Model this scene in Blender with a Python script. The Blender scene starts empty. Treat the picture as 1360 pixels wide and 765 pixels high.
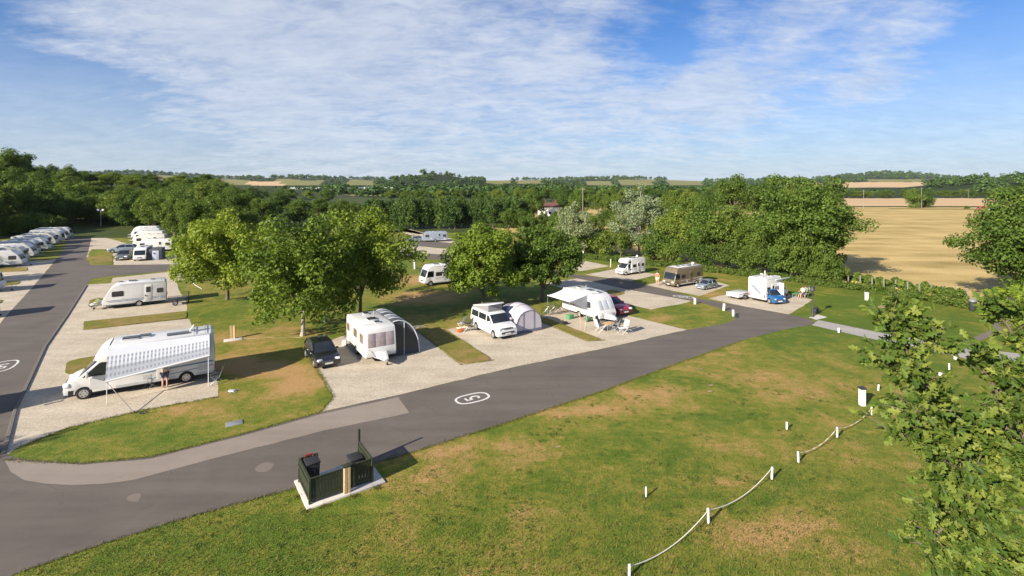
import bpy, bmesh, math, random
import numpy as np
from mathutils import Vector, Matrix

random.seed(7)
S = bpy.context.scene
COL = S.collection
R = math.radians
F, H, YH = 680.0, 12.5, 243.0          # focal length in photo pixels, camera height, horizon row


def gp(x, y, z=0.0):
    """ground point seen at photo pixel x, y (at height z)"""
    Y = F * (H - z) / (y - YH)
    return Vector(((x - 680.0) * Y / F, Y, z))


def sm(a, b, t):
    t = min(1.0, max(0.0, (t - a) / (b - a)))
    return t * t * (3 - 2 * t)


# ---------------------------------------------------------------- materials
def nt_new(name):
    m = bpy.data.materials.new(name)
    m.use_nodes = True
    nt = m.node_tree
    nt.nodes.clear()
    out = nt.nodes.new('ShaderNodeOutputMaterial')
    return m, nt, out


def setin(node, k, v):
    s = node.inputs[k]
    if hasattr(v, 'is_linked') or isinstance(v, bpy.types.NodeSocket):
        node.id_data.links.new(v, s)
    else:
        s.default_value = v


def N(nt, t, ins=None, **kw):
    n = nt.nodes.new('ShaderNode' + t)
    for k, v in kw.items():
        setattr(n, k, v)
    for k, v in (ins or {}).items():
        setin(n, k, v)
    return n


def M(nt, op, a, b=0.0, c=0.0, clamp=False):
    n = nt.nodes.new('ShaderNodeMath')
    n.operation = op
    n.use_clamp = clamp
    setin(n, 0, a)
    setin(n, 1, b)
    setin(n, 2, c)
    return n.outputs[0]


def mixc(nt, fac, a, b, mode='MIX'):
    n = nt.nodes.new('ShaderNodeMix')
    n.data_type = 'RGBA'
    n.blend_type = mode
    setin(n, 0, fac)
    for k, v in ((6, a), (7, b)):
        if isinstance(v, tuple) and len(v) == 3:
            v = v + (1.0,)
        setin(n, k, v)
    return n.outputs[2]


def noise(nt, vec, scale, detail=3.0, rough=0.55, dist=0.0):
    n = N(nt, 'TexNoise', {'Scale': scale, 'Detail': detail, 'Roughness': rough, 'Distortion': dist})
    if vec is not None:
        setin(n, 'Vector', vec)
    return n.outputs[0]


def ramp(nt, fac, stops):
    n = nt.nodes.new('ShaderNodeValToRGB')
    e = n.color_ramp.elements
    while len(e) < len(stops):
        e.new(0.5)
    for i, (p, c) in enumerate(stops):
        e[i].position = p
        e[i].color = c if len(c) == 4 else tuple(c) + (1.0,)
    setin(n, 0, fac)
    return n.outputs[0]


def rng01(nt, v, lo, hi):
    n = N(nt, 'MapRange', {0: v, 1: lo, 2: hi, 3: 0.0, 4: 1.0})
    n.interpolation_type = 'SMOOTHSTEP'
    return n.outputs[0]


def wpos(nt):
    return N(nt, 'NewGeometry').outputs['Position']


def opos(nt):
    return N(nt, 'TexCoord').outputs['Object']


def principled(nt, out, col, rough=0.6, metal=0.0, bump=None, bstr=0.3, bdist=0.02, spec=0.5, coat=0.0):
    b = N(nt, 'BsdfPrincipled', {'Roughness': rough, 'Metallic': metal, 'Specular IOR Level': spec, 'Coat Weight': coat})
    setin(b, 'Base Color', col if not (isinstance(col, tuple) and len(col) == 3) else col + (1.0,))
    if bump is not None:
        bn = N(nt, 'Bump', {'Strength': bstr, 'Distance': bdist, 'Height': bump})
        setin(b, 'Normal', bn.outputs[0])
    nt.links.new(b.outputs[0], out.inputs[0])
    return b


_mc = {}


def mat(name, col, rough=0.55, metal=0.0, var=0.10, scale=2.5, spec=0.5, coat=0.0, bump=0.0):
    if name in _mc:
        return _mc[name]
    m, nt, out = nt_new(name)
    p = opos(nt)
    n1 = noise(nt, p, scale, 5.0, 0.65)
    lo = tuple(c * (1 - var) for c in col)
    hi = tuple(min(1.0, c * (1 + var * 0.6)) for c in col)
    c = ramp(nt, n1, [(0.3, lo), (0.7, hi)])
    rr = M(nt, 'MULTIPLY_ADD', n1, 0.18, rough - 0.09, clamp=True)
    principled(nt, out, c, rr, metal, noise(nt, p, scale * 9, 3) if bump else None, bump, 0.01, spec, coat)
    _mc[name] = m
    return m


WHITE = mat('white gelcoat', (0.60, 0.595, 0.58), 0.34, var=0.06, coat=0.25, scale=1.2)
WHITE2 = mat('white enamel paint', (0.62, 0.62, 0.61), 0.3, var=0.04, coat=0.4, scale=1.5)
CREAM = mat('aged cream panel', (0.56, 0.54, 0.49), 0.42, var=0.08, scale=1.4)
SILVER = mat('silver grey panel', (0.50, 0.52, 0.54), 0.35, 0.1, var=0.06)
LGREY = mat('light grey plastic', (0.45, 0.46, 0.46), 0.5)
DGREY = mat('dark grey plastic', (0.055, 0.057, 0.06), 0.5, var=0.2)
BLACK = mat('black rubber', (0.018, 0.018, 0.02), 0.75, var=0.25)
GLASS = mat('dark tinted glass', (0.016, 0.02, 0.024), 0.07, var=0.2, spec=0.8)
ACRYL = mat('smoked acrylic window', (0.035, 0.035, 0.038), 0.12, var=0.2, spec=0.6)
BLIND = mat('window with drawn mauve blinds', (0.30, 0.25, 0.25), 0.25, var=0.25, scale=5)
BROWNW = mat('bronze tinted window', (0.17, 0.11, 0.075), 0.15, var=0.3, scale=4)
ALLOY = mat('alloy wheel metal', (0.52, 0.53, 0.54), 0.3, 0.7)
CHROME = mat('lamp lens', (0.75, 0.77, 0.8), 0.12, 0.2, spec=0.8)
REDLENS = mat('red lamp lens', (0.45, 0.02, 0.02), 0.2)
STRIPE = mat('grey body decal', (0.22, 0.25, 0.29), 0.4, var=0.15)
BLUEDEC = mat('blue body decal', (0.10, 0.19, 0.33), 0.4)
BRONZE = mat('bronze metallic paint', (0.20, 0.155, 0.095), 0.32, 0.35, coat=0.3)
BLACKP = mat('black car paint', (0.012, 0.013, 0.017), 0.16, coat=0.8, spec=0.6)
BLUEP = mat('blue car paint', (0.02, 0.11, 0.30), 0.22, 0.2, coat=0.6)
SILVP = mat('silver blue car paint', (0.32, 0.38, 0.44), 0.25, 0.5, coat=0.5)
REDP = mat('red car paint', (0.30, 0.012, 0.03), 0.22, coat=0.6)
GREYP = mat('grey car paint', (0.16, 0.17, 0.18), 0.25, 0.4, coat=0.5)
POSTW = mat('white post paint', (0.62, 0.61, 0.57), 0.55, var=0.22, scale=14)
TAN = mat('tan treated timber', (0.50, 0.36, 0.19), 0.75, var=0.22, scale=7)
OLIVE = mat('dark green stained timber', (0.024, 0.030, 0.011), 0.7, var=0.35, scale=6)
CONC = mat('pale concrete', (0.50, 0.47, 0.43), 0.85, var=0.12, scale=3, bump=0.3)
STEEL = mat('galvanised steel', (0.40, 0.41, 0.42), 0.42, 0.6)
DSTEEL = mat('dark painted steel', (0.03, 0.032, 0.035), 0.5)
SKIN = mat('skin', (0.50, 0.30, 0.21), 0.55, var=0.06)
AWNG = mat('charcoal awning fabric', (0.06, 0.065, 0.075), 0.85, var=0.15)
AWNP = mat('pale awning fabric', (0.50, 0.52, 0.54), 0.85, var=0.08)
MESHW = mat('dark mesh awning window', (0.022, 0.026, 0.03), 0.35, var=0.25)
LILAC = mat('lilac grey tent fabric', (0.46, 0.43, 0.47), 0.8, var=0.08, scale=1.6)
TENTD = mat('slate tent fabric', (0.13, 0.13, 0.18), 0.8, var=0.12)
CANVAS = mat('grey roof canvas', (0.20, 0.20, 0.21), 0.85)
ORANGE = mat('orange plastic', (0.50, 0.13, 0.05), 0.5)
GREENPL = mat('green plastic', (0.06, 0.28, 0.12), 0.5)
CREAMCL = mat('cream cotton', (0.66, 0.55, 0.40), 0.85)
NAVYCL = mat('navy grey cotton', (0.06, 0.065, 0.11), 0.85)
TEALCL = mat('teal cotton', (0.10, 0.26, 0.28), 0.85)
REDCL = mat('coral cotton', (0.55, 0.15, 0.10), 0.85)
HAIR = mat('brown hair', (0.06, 0.04, 0.025), 0.6)
WOODT = mat('varnished table wood', (0.56, 0.37, 0.18), 0.5, var=0.15, scale=6)
BARK = mat('grey brown bark', (0.13, 0.10, 0.075), 0.9, var=0.35, scale=6, bump=0.6)
BARKP = mat('pale bark', (0.36, 0.32, 0.26), 0.85, var=0.3, scale=6, bump=0.5)
ROOFR = mat('dark red roof tiles', (0.12, 0.05, 0.04), 0.8, var=0.3, scale=3)
RENDER_W = mat('white render', (0.75, 0.73, 0.70), 0.8, var=0.06)
PALEB = mat('pale cladding', (0.50, 0.52, 0.55), 0.7)
SLATE = mat('slate roof', (0.16, 0.17, 0.19), 0.7)
PAINT = mat('worn white road paint', (0.62, 0.61, 0.58), 0.7, var=0.3, scale=9)
ROPEW = mat('white rope', (0.70, 0.66, 0.58), 0.8)
ROPES = mat('orange tinted rope', (0.52, 0.33, 0.16), 0.8)


def grass_mat(name, green, olive, straw, brown, drybias=0.0, attr=True):
    m, nt, out = nt_new(name)
    p = wpos(nt)
    big = noise(nt, p, 0.09, 4, 0.6, 0.6)
    mid = noise(nt, p, 0.42, 5, 0.68, 0.8)
    fin = noise(nt, p, 3.0, 5, 0.75)
    tiny = noise(nt, p, 14.0, 3, 0.75)
    # mowing leaves faint streaks along the lawn
    mp = N(nt, 'Mapping', {'Rotation': (0, 0, R(-31)), 'Scale': (0.35, 2.2, 1.0)})
    setin(mp, 0, p)
    streak = noise(nt, mp.outputs[0], 1.0, 4, 0.7)
    d = M(nt, 'MULTIPLY_ADD', big, 0.75, drybias - 0.755)
    d = M(nt, 'MULTIPLY_ADD', mid, 0.95, d)
    d = M(nt, 'MULTIPLY_ADD', M(nt, 'SUBTRACT', noise(nt, p, 1.3, 4, 0.7, 0.5), 0.5), 0.55, d)
    d = M(nt, 'MULTIPLY_ADD', fin, 0.60, d)
    d = M(nt, 'MULTIPLY_ADD', tiny, 0.24, d)
    d = M(nt, 'MULTIPLY_ADD', streak, 0.28, d)
    if attr:
        a = N(nt, 'Attribute', attribute_name='dry').outputs['Fac']
        d = M(nt, 'ADD', d, a)
    c = ramp(nt, d, [(0.44, green), (0.66, olive), (0.86, straw), (1.0, brown)])
    vv = M(nt, 'MULTIPLY_ADD', tiny, 1.15, 0.42)
    v2 = M(nt, 'MULTIPLY_ADD', noise(nt, p, 60.0, 2, 0.7), 0.8, 0.6)
    v = M(nt, 'MULTIPLY', vv, v2)
    cc = N(nt, 'CombineXYZ', {0: v, 1: v, 2: v})
    c = mixc(nt, 1.0, c, cc.outputs[0], 'MULTIPLY')
    h = M(nt, 'ADD', M(nt, 'MULTIPLY', fin, 0.6), M(nt, 'MULTIPLY', tiny, 0.8))
    principled(nt, out, c, 0.85, 0.0, h, 0.75, 0.10, 0.2)
    return m


LAWN = grass_mat('lawn grass with dry patches', (0.082, 0.130, 0.011), (0.170, 0.176, 0.023), (0.30, 0.210, 0.060), (0.39, 0.240, 0.095), -0.055)
STRIPG = grass_mat('verge grass', (0.105, 0.135, 0.016), (0.17, 0.16, 0.026), (0.25, 0.18, 0.058), (0.30, 0.19, 0.085), 0.10, False)
ROUGH = grass_mat('rough pasture', (0.035, 0.058, 0.012), (0.06, 0.075, 0.018), (0.12, 0.11, 0.035), (0.18, 0.14, 0.06), -0.1, False)


def field_mat(name, c1, c2, sc, rot=0.0):
    m, nt, out = nt_new(name)
    p = wpos(nt)
    mp = N(nt, 'Mapping', {'Rotation': (0, 0, rot), 'Scale': (0.12, 1.0, 1.0)})
    setin(mp, 0, p)
    a = noise(nt, mp.outputs[0], sc, 5, 0.65, 0.4)
    b = noise(nt, p, sc * 0.5, 4, 0.6)
    f = noise(nt, p, 3.0, 3, 0.7)
    t = M(nt, 'MULTIPLY_ADD', a, 0.6, M(nt, 'MULTIPLY', b, 0.4))
    t = M(nt, 'MULTIPLY_ADD', f, 0.25, M(nt, 'SUBTRACT', t, 0.12))
    c = ramp(nt, t, [(0.32, c1), (0.62, c2)])
    principled(nt, out, c, 0.9, 0, f, 0.5, 0.15, 0.1)
    return m


STUBBLE = field_mat('ripe golden crop', (0.25, 0.185, 0.06), (0.52, 0.385, 0.165), 0.22, R(8))
PALEF = field_mat('pale stubble', (0.44, 0.30, 0.165), (0.52, 0.37, 0.21), 0.02)
GREENF = field_mat('distant green pasture', (0.14, 0.15, 0.045), (0.22, 0.20, 0.075), 0.01)
WOODF = field_mat('woodland floor', (0.018, 0.03, 0.010), (0.03, 0.045, 0.014), 0.03)


def gravel_mat(name, c1, c2, fine=26.0):
    m, nt, out = nt_new(name)
    p = wpos(nt)
    v = N(nt, 'TexVoronoi', {'Scale': fine})
    setin(v, 'Vector', p)
    g = N(nt, 'SeparateColor')
    setin(g, 0, v.outputs['Color'])
    a = noise(nt, p, 0.5, 5, 0.65)
    b = noise(nt, p, 5.0, 4, 0.7)
    mp = N(nt, 'Mapping', {'Rotation': (0, 0, R(59)), 'Scale': (0.10, 1.1, 1.0)})
    setin(mp, 0, p)
    rut = noise(nt, mp.outputs[0], 1.1, 4, 0.65, 0.3)
    t = M(nt, 'MULTIPLY_ADD', g.outputs[0], 0.35, M(nt, 'MULTIPLY_ADD', a, 0.55, M(nt, 'MULTIPLY_ADD', b, 0.6, M(nt, 'MULTIPLY_ADD', rut, .4, -0.42))))
    c = ramp(nt, t, [(0.12, tuple(q * .72 for q in c1)), (0.4, c1), (0.85, c2)])
    principled(nt, out, c, 0.9, 0, v.outputs['Distance'], 0.5, 0.03, 0.2)
    return m


GRAVEL = gravel_mat('pale limestone gravel', (0.38, 0.32, 0.24), (0.60, 0.53, 0.42))
EARTH = gravel_mat('bare brown earth', (0.25, 0.17, 0.10), (0.40, 0.29, 0.18), 8.0)


def tarmac(name, c1, c2):
    m, nt, out = nt_new(name)
    p = wpos(nt)
    a = noise(nt, p, 0.22, 5, 0.65, 0.5)
    mp = N(nt, 'Mapping', {'Rotation': (0, 0, R(-31)), 'Scale': (0.12, 1.3, 1.0)})
    setin(mp, 0, p)
    w = noise(nt, mp.outputs[0], 0.8, 4, 0.6)
    f = noise(nt, p, 22.0, 3, 0.8)
    t = M(nt, 'MULTIPLY_ADD', a, 0.7, M(nt, 'MULTIPLY_ADD', f, 0.45, M(nt, 'MULTIPLY_ADD', w, 0.6, -0.38)))
    c = ramp(nt, t, [(0.25, c1), (0.75, c2)])
    st = rng01(nt, noise(nt, p, 0.9, 6, 0.7, 1.2), 0.60, 0.74)
    c = mixc(nt, M(nt, 'MULTIPLY', st, 0.30), c, tuple(q * .55 for q in c1))
    cr = N(nt, 'TexVoronoi', {'Scale': 0.33, 'Randomness': 1.0}, feature='DISTANCE_TO_EDGE')
    dp = N(nt, 'VectorMath', {0: p, 1: N(nt, 'TexNoise', {'Vector': p, 'Scale': 0.8, 'Detail': 4.0}).outputs[1]}, operation='ADD').outputs[0]
    setin(cr, 'Vector', dp)
    ck = M(nt, 'MULTIPLY', rng01(nt, cr.outputs[0], 0.012, 0.0), M(nt, 'MULTIPLY', rng01(nt, a, .5, .62), .45))
    c = mixc(nt, ck, c, tuple(q * .4 for q in c1))
    principled(nt, out, c, 0.82, 0, f, 0.35, 0.012, 0.3)
    return m


TARMAC = tarmac('asphalt', (0.088, 0.074, 0.063), (0.146, 0.125, 0.107))
TARPALE = tarmac('pale worn asphalt', (0.20, 0.165, 0.135), (0.275, 0.235, 0.195))
PATCHM = tarmac('faded asphalt patch', (0.14, 0.118, 0.098), (0.205, 0.172, 0.145))
PATHM = tarmac('pale path concrete', (0.26, 0.245, 0.225), (0.36, 0.34, 0.315))
PATHB = tarmac('brown path tarmac', (0.14, 0.11, 0.09), (0.20, 0.165, 0.135))


def leaf_mat(name, c1, c2, c3, trans=0.35, scale=0.35):
    m, nt, out = nt_new(name)
    g = N(nt, 'NewGeometry')
    r = g.outputs['Random Per Island']
    o = N(nt, 'ObjectInfo').outputs['Random']
    cl = noise(nt, opos(nt), scale, 3, 0.6)
    t = M(nt, 'MULTIPLY_ADD', r, 0.55, M(nt, 'MULTIPLY_ADD', cl, 0.6, M(nt, 'MULTIPLY_ADD', o, 0.50, -0.34)))
    c = ramp(nt, t, [(0.1, c1), (0.5, c2), (0.95, c3)])
    d = N(nt, 'BsdfPrincipled', {'Base Color': c, 'Roughness': 0.6, 'Specular IOR Level': 0.22})
    c2b = mixc(nt, 1.0, c, (1.25, 1.25, 0.55), 'MULTIPLY')
    tr = N(nt, 'BsdfTranslucent', {'Color': c2b})
    mx = N(nt, 'MixShader', {0: trans})
    nt.links.new(d.outputs[0], mx.inputs[1])
    nt.links.new(tr.outputs[0], mx.inputs[2])
    nt.links.new(mx.outputs[0], out.inputs[0])
    return m


LF_LAWN = leaf_mat('lime green leaves', (0.102, 0.159, 0.019), (0.174, 0.246, 0.026), (0.295, 0.326, 0.045))
LF_LAWN2 = leaf_mat('mid green leaves', (0.090, 0.144, 0.018), (0.164, 0.229, 0.025), (0.286, 0.319, 0.039))
LF_DARK = leaf_mat('dark green leaves', (0.049, 0.091, 0.017), (0.090, 0.150, 0.023), (0.167, 0.220, 0.036))
LF_MID = leaf_mat('woodland green leaves', (0.065, 0.110, 0.018), (0.118, 0.179, 0.027), (0.215, 0.256, 0.043))
LF_SILV = leaf_mat('silvery poplar leaves', (0.15, 0.20, 0.09), (0.24, 0.28, 0.155), (0.36, 0.38, 0.26), 0.2, 0.8)
LF_GREYG = leaf_mat('grey green willow leaves', (0.094, 0.135, 0.048), (0.164, 0.211, 0.088), (0.291, 0.321, 0.176), 0.3)
LF_CON = leaf_mat('cypress foliage', (0.037, 0.077, 0.017), (0.073, 0.128, 0.026), (0.126, 0.179, 0.040), 0.2)
LF_HEDGE = leaf_mat('hedge leaves', (0.055, 0.093, 0.015), (0.091, 0.139, 0.022), (0.150, 0.191, 0.037), 0.3, 1.2)
LF_REED = leaf_mat('dry reedy growth', (0.184, 0.201, 0.043), (0.347, 0.301, 0.079), (0.673, 0.476, 0.171), 0.3, 0.7)
LF_NEAR = leaf_mat('broad oak leaves', (0.030, 0.064, 0.011), (0.085, 0.135, 0.019), (0.24, 0.26, 0.05), 0.28, 2.5)
LF_FAR = leaf_mat('distant wood foliage', (0.050, 0.093, 0.023), (0.084, 0.146, 0.032), (0.147, 0.203, 0.050), 0.2, 0.02)
BLADE = leaf_mat('grass blades', (0.05, 0.085, 0.012), (0.10, 0.12, 0.022), (0.26, 0.20, 0.07), 0.3, 0.3)


# ---------------------------------------------------------------- mesh builder
class MB:
    def __init__(self):
        self.v, self.f = [], []

    def add(self, vs, fs):
        o = len(self.v)
        self.v += [tuple(p) for p in vs]
        self.f += [tuple(i + o for i in f) for f in fs]
        return self

    def box(self, c, s, rz=0.0, top=1.0, ry=0.0):
        hx, hy, hz = s[0] / 2, s[1] / 2, s[2] / 2
        m = Matrix.Translation(Vector(c)) @ Matrix.Rotation(rz, 4, 'Z') @ Matrix.Rotation(ry, 4, 'Y')
        vs = []
        for z, k in ((-hz, 1.0), (hz, top)):
            for x, y in ((-hx, -hy), (hx, -hy), (hx, hy), (-hx, hy)):
                vs.append(m @ Vector((x * k, y * k, z)))
        return self.add(vs, [(3, 2, 1, 0), (4, 5, 6, 7), (0, 1, 5, 4), (1, 2, 6, 5), (2, 3, 7, 6), (3, 0, 4, 7)])

    def prism(self, prof, y0, y1, yf=None):
        """side profile in x, z extruded across y; yf(x, z) scales the width"""
        n = len(prof)
        a = sum(prof[i][0] * prof[(i + 1) % n][1] - prof[(i + 1) % n][0] * prof[i][1] for i in range(n))
        if a < 0:
            prof = prof[::-1]
        vs = []
        for y in (y0, y1):
            for x, z in prof:
                k = yf(x, z) if yf else 1.0
                vs.append((x, y * k, z))
        fs = [tuple(range(n)), tuple(range(2 * n - 1, n - 1, -1))]
        for i in range(n):
            j = (i + 1) % n
            fs.append((i, i + n, j + n, j))
        return self.add(vs, fs)

    def tube(self, pts, rad, n=8, cap=True):
        pts = [Vector(p) for p in pts]
        if not isinstance(rad, (list, tuple)):
            rad = [rad] * len(pts)
        o, vs, fs = 0, [], []
        for i, p in enumerate(pts):
            d = (pts[min(i + 1, len(pts) - 1)] - pts[max(i - 1, 0)])
            d = d.normalized() if d.length > 1e-9 else Vector((0, 0, 1))
            u = d.cross(Vector((0.13, 0.97, 0.2))) if abs(d.z) > 0.8 else d.cross(Vector((0, 0, 1)))
            u.normalize()
            w = d.cross(u)
            for k in range(n):
                a = 2 * math.pi * k / n
                vs.append(p + (u * math.cos(a) + w * math.sin(a)) * rad[i])
        for i in range(len(pts) - 1):
            for k in range(n):
                q = (k + 1) % n
                fs.append((i * n + k, i * n + q, (i + 1) * n + q, (i + 1) * n + k))
        if cap:
            fs.append(tuple(range(n - 1, -1, -1)))
            fs.append(tuple((len(pts) - 1) * n + k for k in range(n)))
        return self.add(vs, fs)

    def lathe(self, prof, n=20, c=(0, 0, 0), axis='Z'):
        """profile (r, h) turned about an axis through c"""
        vs, fs = [], []
        for r, h in prof:
            for k in range(n):
                a = 2 * math.pi * k / n
                p = (r * math.cos(a), r * math.sin(a), h)
                if axis == 'Y':
                    p = (p[0], p[2], p[1])
                elif axis == 'X':
                    p = (p[2], p[0], p[1])
                vs.append((p[0] + c[0], p[1] + c[1], p[2] + c[2]))
        for i in range(len(prof) - 1):
            for k in range(n):
                q = (k + 1) % n
                fs.append((i * n + k, i * n + q, (i + 1) * n + q, (i + 1) * n + k))
        fs.append(tuple(range(n - 1, -1, -1)))
        fs.append(tuple((len(prof) - 1) * n + k for k in range(n)))
        return self.add(vs, fs)

    def grid(self, fn, nu, nv, thick=0.0):
        """surface fn(u, v) with u, v in 0..1"""
        vs = [fn(i / nu, j / nv) for j in range(nv + 1) for i in range(nu + 1)]
        fs = [(j * (nu + 1) + i, j * (nu + 1) + i + 1, (j + 1) * (nu + 1) + i + 1, (j + 1) * (nu + 1) + i)
              for j in range(nv) for i in range(nu)]
        return self.add(vs, fs)

    def mesh(self, name, mats, bevel=0.0, seg=2, smooth=True, solid=0.0, mi=None, ang=38):
        me = bpy.data.meshes.new(name)
        me.from_pydata([tuple(v) for v in self.v], [], self.f)
        for m in (mats if isinstance(mats, (list, tuple)) else [mats]):
            me.materials.append(m)
        bm = bmesh.new()
        bm.from_mesh(me)
        if solid:
            bmesh.ops.recalc_face_normals(bm, faces=bm.faces)
            bmesh.ops.solidify(bm, geom=bm.faces[:], thickness=solid)
        bmesh.ops.recalc_face_normals(bm, faces=bm.faces)
        if bevel:
            es = [e for e in bm.edges if len(e.link_faces) == 2 and e.calc_face_angle(0.0) > R(28)]
            bmesh.ops.bevel(bm, geom=es, offset=bevel, segments=seg, profile=0.5, affect='EDGES', clamp_overlap=True)
        bm.to_mesh(me)
        bm.free()
        if mi:
            for p in me.polygons:
                p.material_index = mi(p)
        if smooth:
            me.polygons.foreach_set('use_smooth', [True] * len(me.polygons))
            me.set_sharp_from_angle(angle=R(ang))
        me.update()
        return me

    def build(self, name, mats, parent=None, **kw):
        return link(name, self.mesh(name, mats, **kw), parent)


def link(name, data, parent=None):
    o = bpy.data.objects.new(name, data)
    COL.objects.link(o)
    if parent is not None:
        o.parent = parent
    return o


def tag(o, label, cat, group=None):
    o['label'] = label
    o['category'] = cat
    if group:
        o['group'] = group
    return o


def thing(name, label, cat, loc=(0, 0, 0), rz=0.0, group=None):
    o = link(name, None)
    o.empty_display_size = 0.2
    o.location = loc
    o.rotation_euler = (0, 0, rz)
    return tag(o, label, cat, group)


def struct(o):
    o['kind'] = 'structure'
    return o


def copy_tree(o, parent=None):
    c = o.copy()
    COL.objects.link(c)
    if parent is not None:
        c.parent = parent
    for ch in list(o.children):
        copy_tree(ch, c)
    return c


def np_mesh(name, V, Fq, mats, smooth=False):
    """mesh from numpy verts (n,3) and faces (m,k)"""
    me = bpy.data.meshes.new(name)
    k = Fq.shape[1]
    me.vertices.add(len(V))
    me.vertices.foreach_set('co', V.astype(np.float32).ravel())
    me.loops.add(Fq.size)
    me.loops.foreach_set('vertex_index', Fq.astype(np.int32).ravel())
    me.polygons.add(len(Fq))
    me.polygons.foreach_set('loop_start', np.arange(0, Fq.size, k, dtype=np.int32))
    me.update(calc_edges=True)
    for m in (mats if isinstance(mats, (list, tuple)) else [mats]):
        me.materials.append(m)
    if smooth:
        me.polygons.foreach_set('use_smooth', [True] * len(me.polygons))
    return me


def put(root, local, px, py, ang, z=0.0, k=1.0):
    """turn root by ang and move it so that its local x, y point stands at photo pixel px, py"""
    g = gp(px, py)
    c, s = math.cos(ang) * k, math.sin(ang) * k
    root.scale = (k, k, k)
    root.location = (g.x - (c * local[0] - s * local[1]), g.y - (s * local[0] + c * local[1]), z)
    root.rotation_euler = (0, 0, ang)
    return root

# ---------------------------------------------------------------- terrain
YT = [(-900, 226), (-300, 226), (0, 229), (110, 231), (170, 230), (230, 232), (300, 237), (390, 236), (500, 238.5), (640, 240), (760, 238.5),
      (830, 237), (880, 239), (930, 240.5), (1000, 240.5), (1070, 238.5), (1120, 235), (1170, 230.5), (1210, 231.5), (1260, 236), (1310, 239), (1400, 239), (2300, 233)]
YTX, YTY = [a for a, b in YT], [b for a, b in YT]


def lefthill(X, Y):
    return sm(112, 175, Y) * (1.5 + 9.5 * sm(105, 165, -X)) * sm(60, 100, -X)


def hz(X, Y):
    z = lefthill(X, Y) * (1 - sm(300, 500, Y))
    if Y > 420:
        px = 680 + 680 * X / Y
        s = sm(900, 3000, Y)
        z += s * (H + (YH - float(np.interp(px, YTX, YTY))) / F * 3000.0)
        z += 25 * math.exp(-((X + 175) / 85) ** 2 - ((Y - 1050) / 190) ** 2) + 14 * math.exp(-((X + 20) / 160) ** 2 - ((Y - 1080) / 160) ** 2)
        z += 17 * math.exp(-((X - 640) / 110) ** 2 - ((Y - 650) / 120) ** 2)
    return z


def pix(X, Y, z):
    return 680 + F * X / Y, YH - F * (z - H) / Y


def cover(X, Y, z):
    """land cover of the far country: 0 rough pasture 1 wood 2 pale stubble 3 green pasture"""
    if Y < 420:
        return 0
    x, y = pix(X, Y, z)
    w = 6 * math.sin(x * 0.05) + 4 * math.sin(x * 0.131 + 1)
    return field_at(x, y, Y)


def field_at(x, y, Y):
    w = 6 * math.sin(x * 0.05) + 4 * math.sin(x * 0.131 + 1)
    if 1118 + w < x < 1268 + w and 241.5 + 0.01 * abs(x - 1190) < y < 249 and Y > 900:
        return 2
    if 1040 < x < 1120 and 243.5 < y < 247:
        return 2
    if 1150 < x < 1230 and 238 < y <= 241.5:
        return 3
    if 330 < x < 375 and 241 < y < 246.5:
        return 2
    if 640 < x < 730 and 239.5 < y < 244:
        return 3
    if 775 < x < 815 and 240.5 < y < 246:
        return 3
    if 820 < x < 870 and 238.5 < y < 246:
        return 3
    if 885 < x < 935 and 238.5 < y < 246:
        return 3
    if 150 < x < 235 and 233 < y < 240:
        return 3
    if 290 < x < 500 and 238.5 + 1.2 * math.sin(x * .08) < y < 246 and int(x / 33) % 3 != 1:
        return 3
    return 1


def build_ground():
    ys = [-140, -60, 0, 20, 60, 90] + list(range(105, 260, 8)) + list(range(270, 440, 20))
    y = 450.0
    while y < 4700:
        ys.append(y)
        y *= 1.028
    pxs = np.arange(-900, 2301, 10)
    V, Fc, mi = [], [], []
    nx = len(pxs)
    for Y in ys:
        for p in pxs:
            X = (p - 680) / 680.0 * (Y + 170)
            V.append((X, Y, hz(X, Y) - 0.03))
    for j in range(len(ys) - 1):
        for i in range(nx - 1):
            a = j * nx + i
            Fc.append((a, a + 1, a + nx + 1, a + nx))
            c = [(V[a][k] + V[a + nx + 1][k]) / 2 for k in range(3)]
            mi.append(cover(*c))
    me = np_mesh('ground', np.array(V), np.array(Fc), [ROUGH, WOODF, PALEF, GREENF], True)
    me.polygons.foreach_set('material_index', mi)
    return struct(link('ground', me))


build_ground()

# dry patches: photo x, y, radius across, radius in depth (pixels), strength
DRY = [(1060, 700, 70, 30, .30), (1130, 745, 60, 20, .2), (985, 715, 45, 18, .22), (965, 640, 40, 12, .22), (1010, 600, 40, 12, .14),
       (800, 545, 90, 12, .24), (880, 520, 60, 10, .24), (920, 540, 30, 6, .2), (700, 600, 50, 14, .22), (620, 590, 40, 10, .15), (775, 570, 30, 6, .18),
       (560, 640, 60, 14, .16), (330, 490, 55, 16, .26), (395, 505, 35, 22, .34), (240, 545, 50, 12, .26), (300, 450, 60, 12, .14),
       (500, 720, 80, 25, .10), (560, 395, 50, 8, .30), (560, 372, 40, 6, .28), (400, 440, 40, 6, .2), (620, 440, 20, 8, .3), (600, 455, 15, 20, .25),
       (870, 425, 30, 5, .2), (1010, 500, 30, 8, .16), (1060, 520, 40, 10, .16), (1110, 560, 30, 12, .13), (940, 590, 40, 10, .16), (850, 620, 40, 10, .12),
       (690, 680, 50, 15, .12), (820, 700, 50, 18, .07), (280, 380, 40, 8, .12), (945, 390, 20, 4, .25), (1100, 470, 60, 10, .06), (560, 600, 50, 8, .2), (1010, 690, 30, 12, .2),
       (1180, 400, 80, 8, -.18), (1200, 430, 110, 14, -.22), (1120, 405, 60, 8, -.18), (1000, 560, 50, 10, -.06), (640, 690, 60, 12, -.08), (400, 710, 90, 18, -.12), (750, 660, 60, 14, -.08), (300, 740, 90, 14, -.06)]


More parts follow.
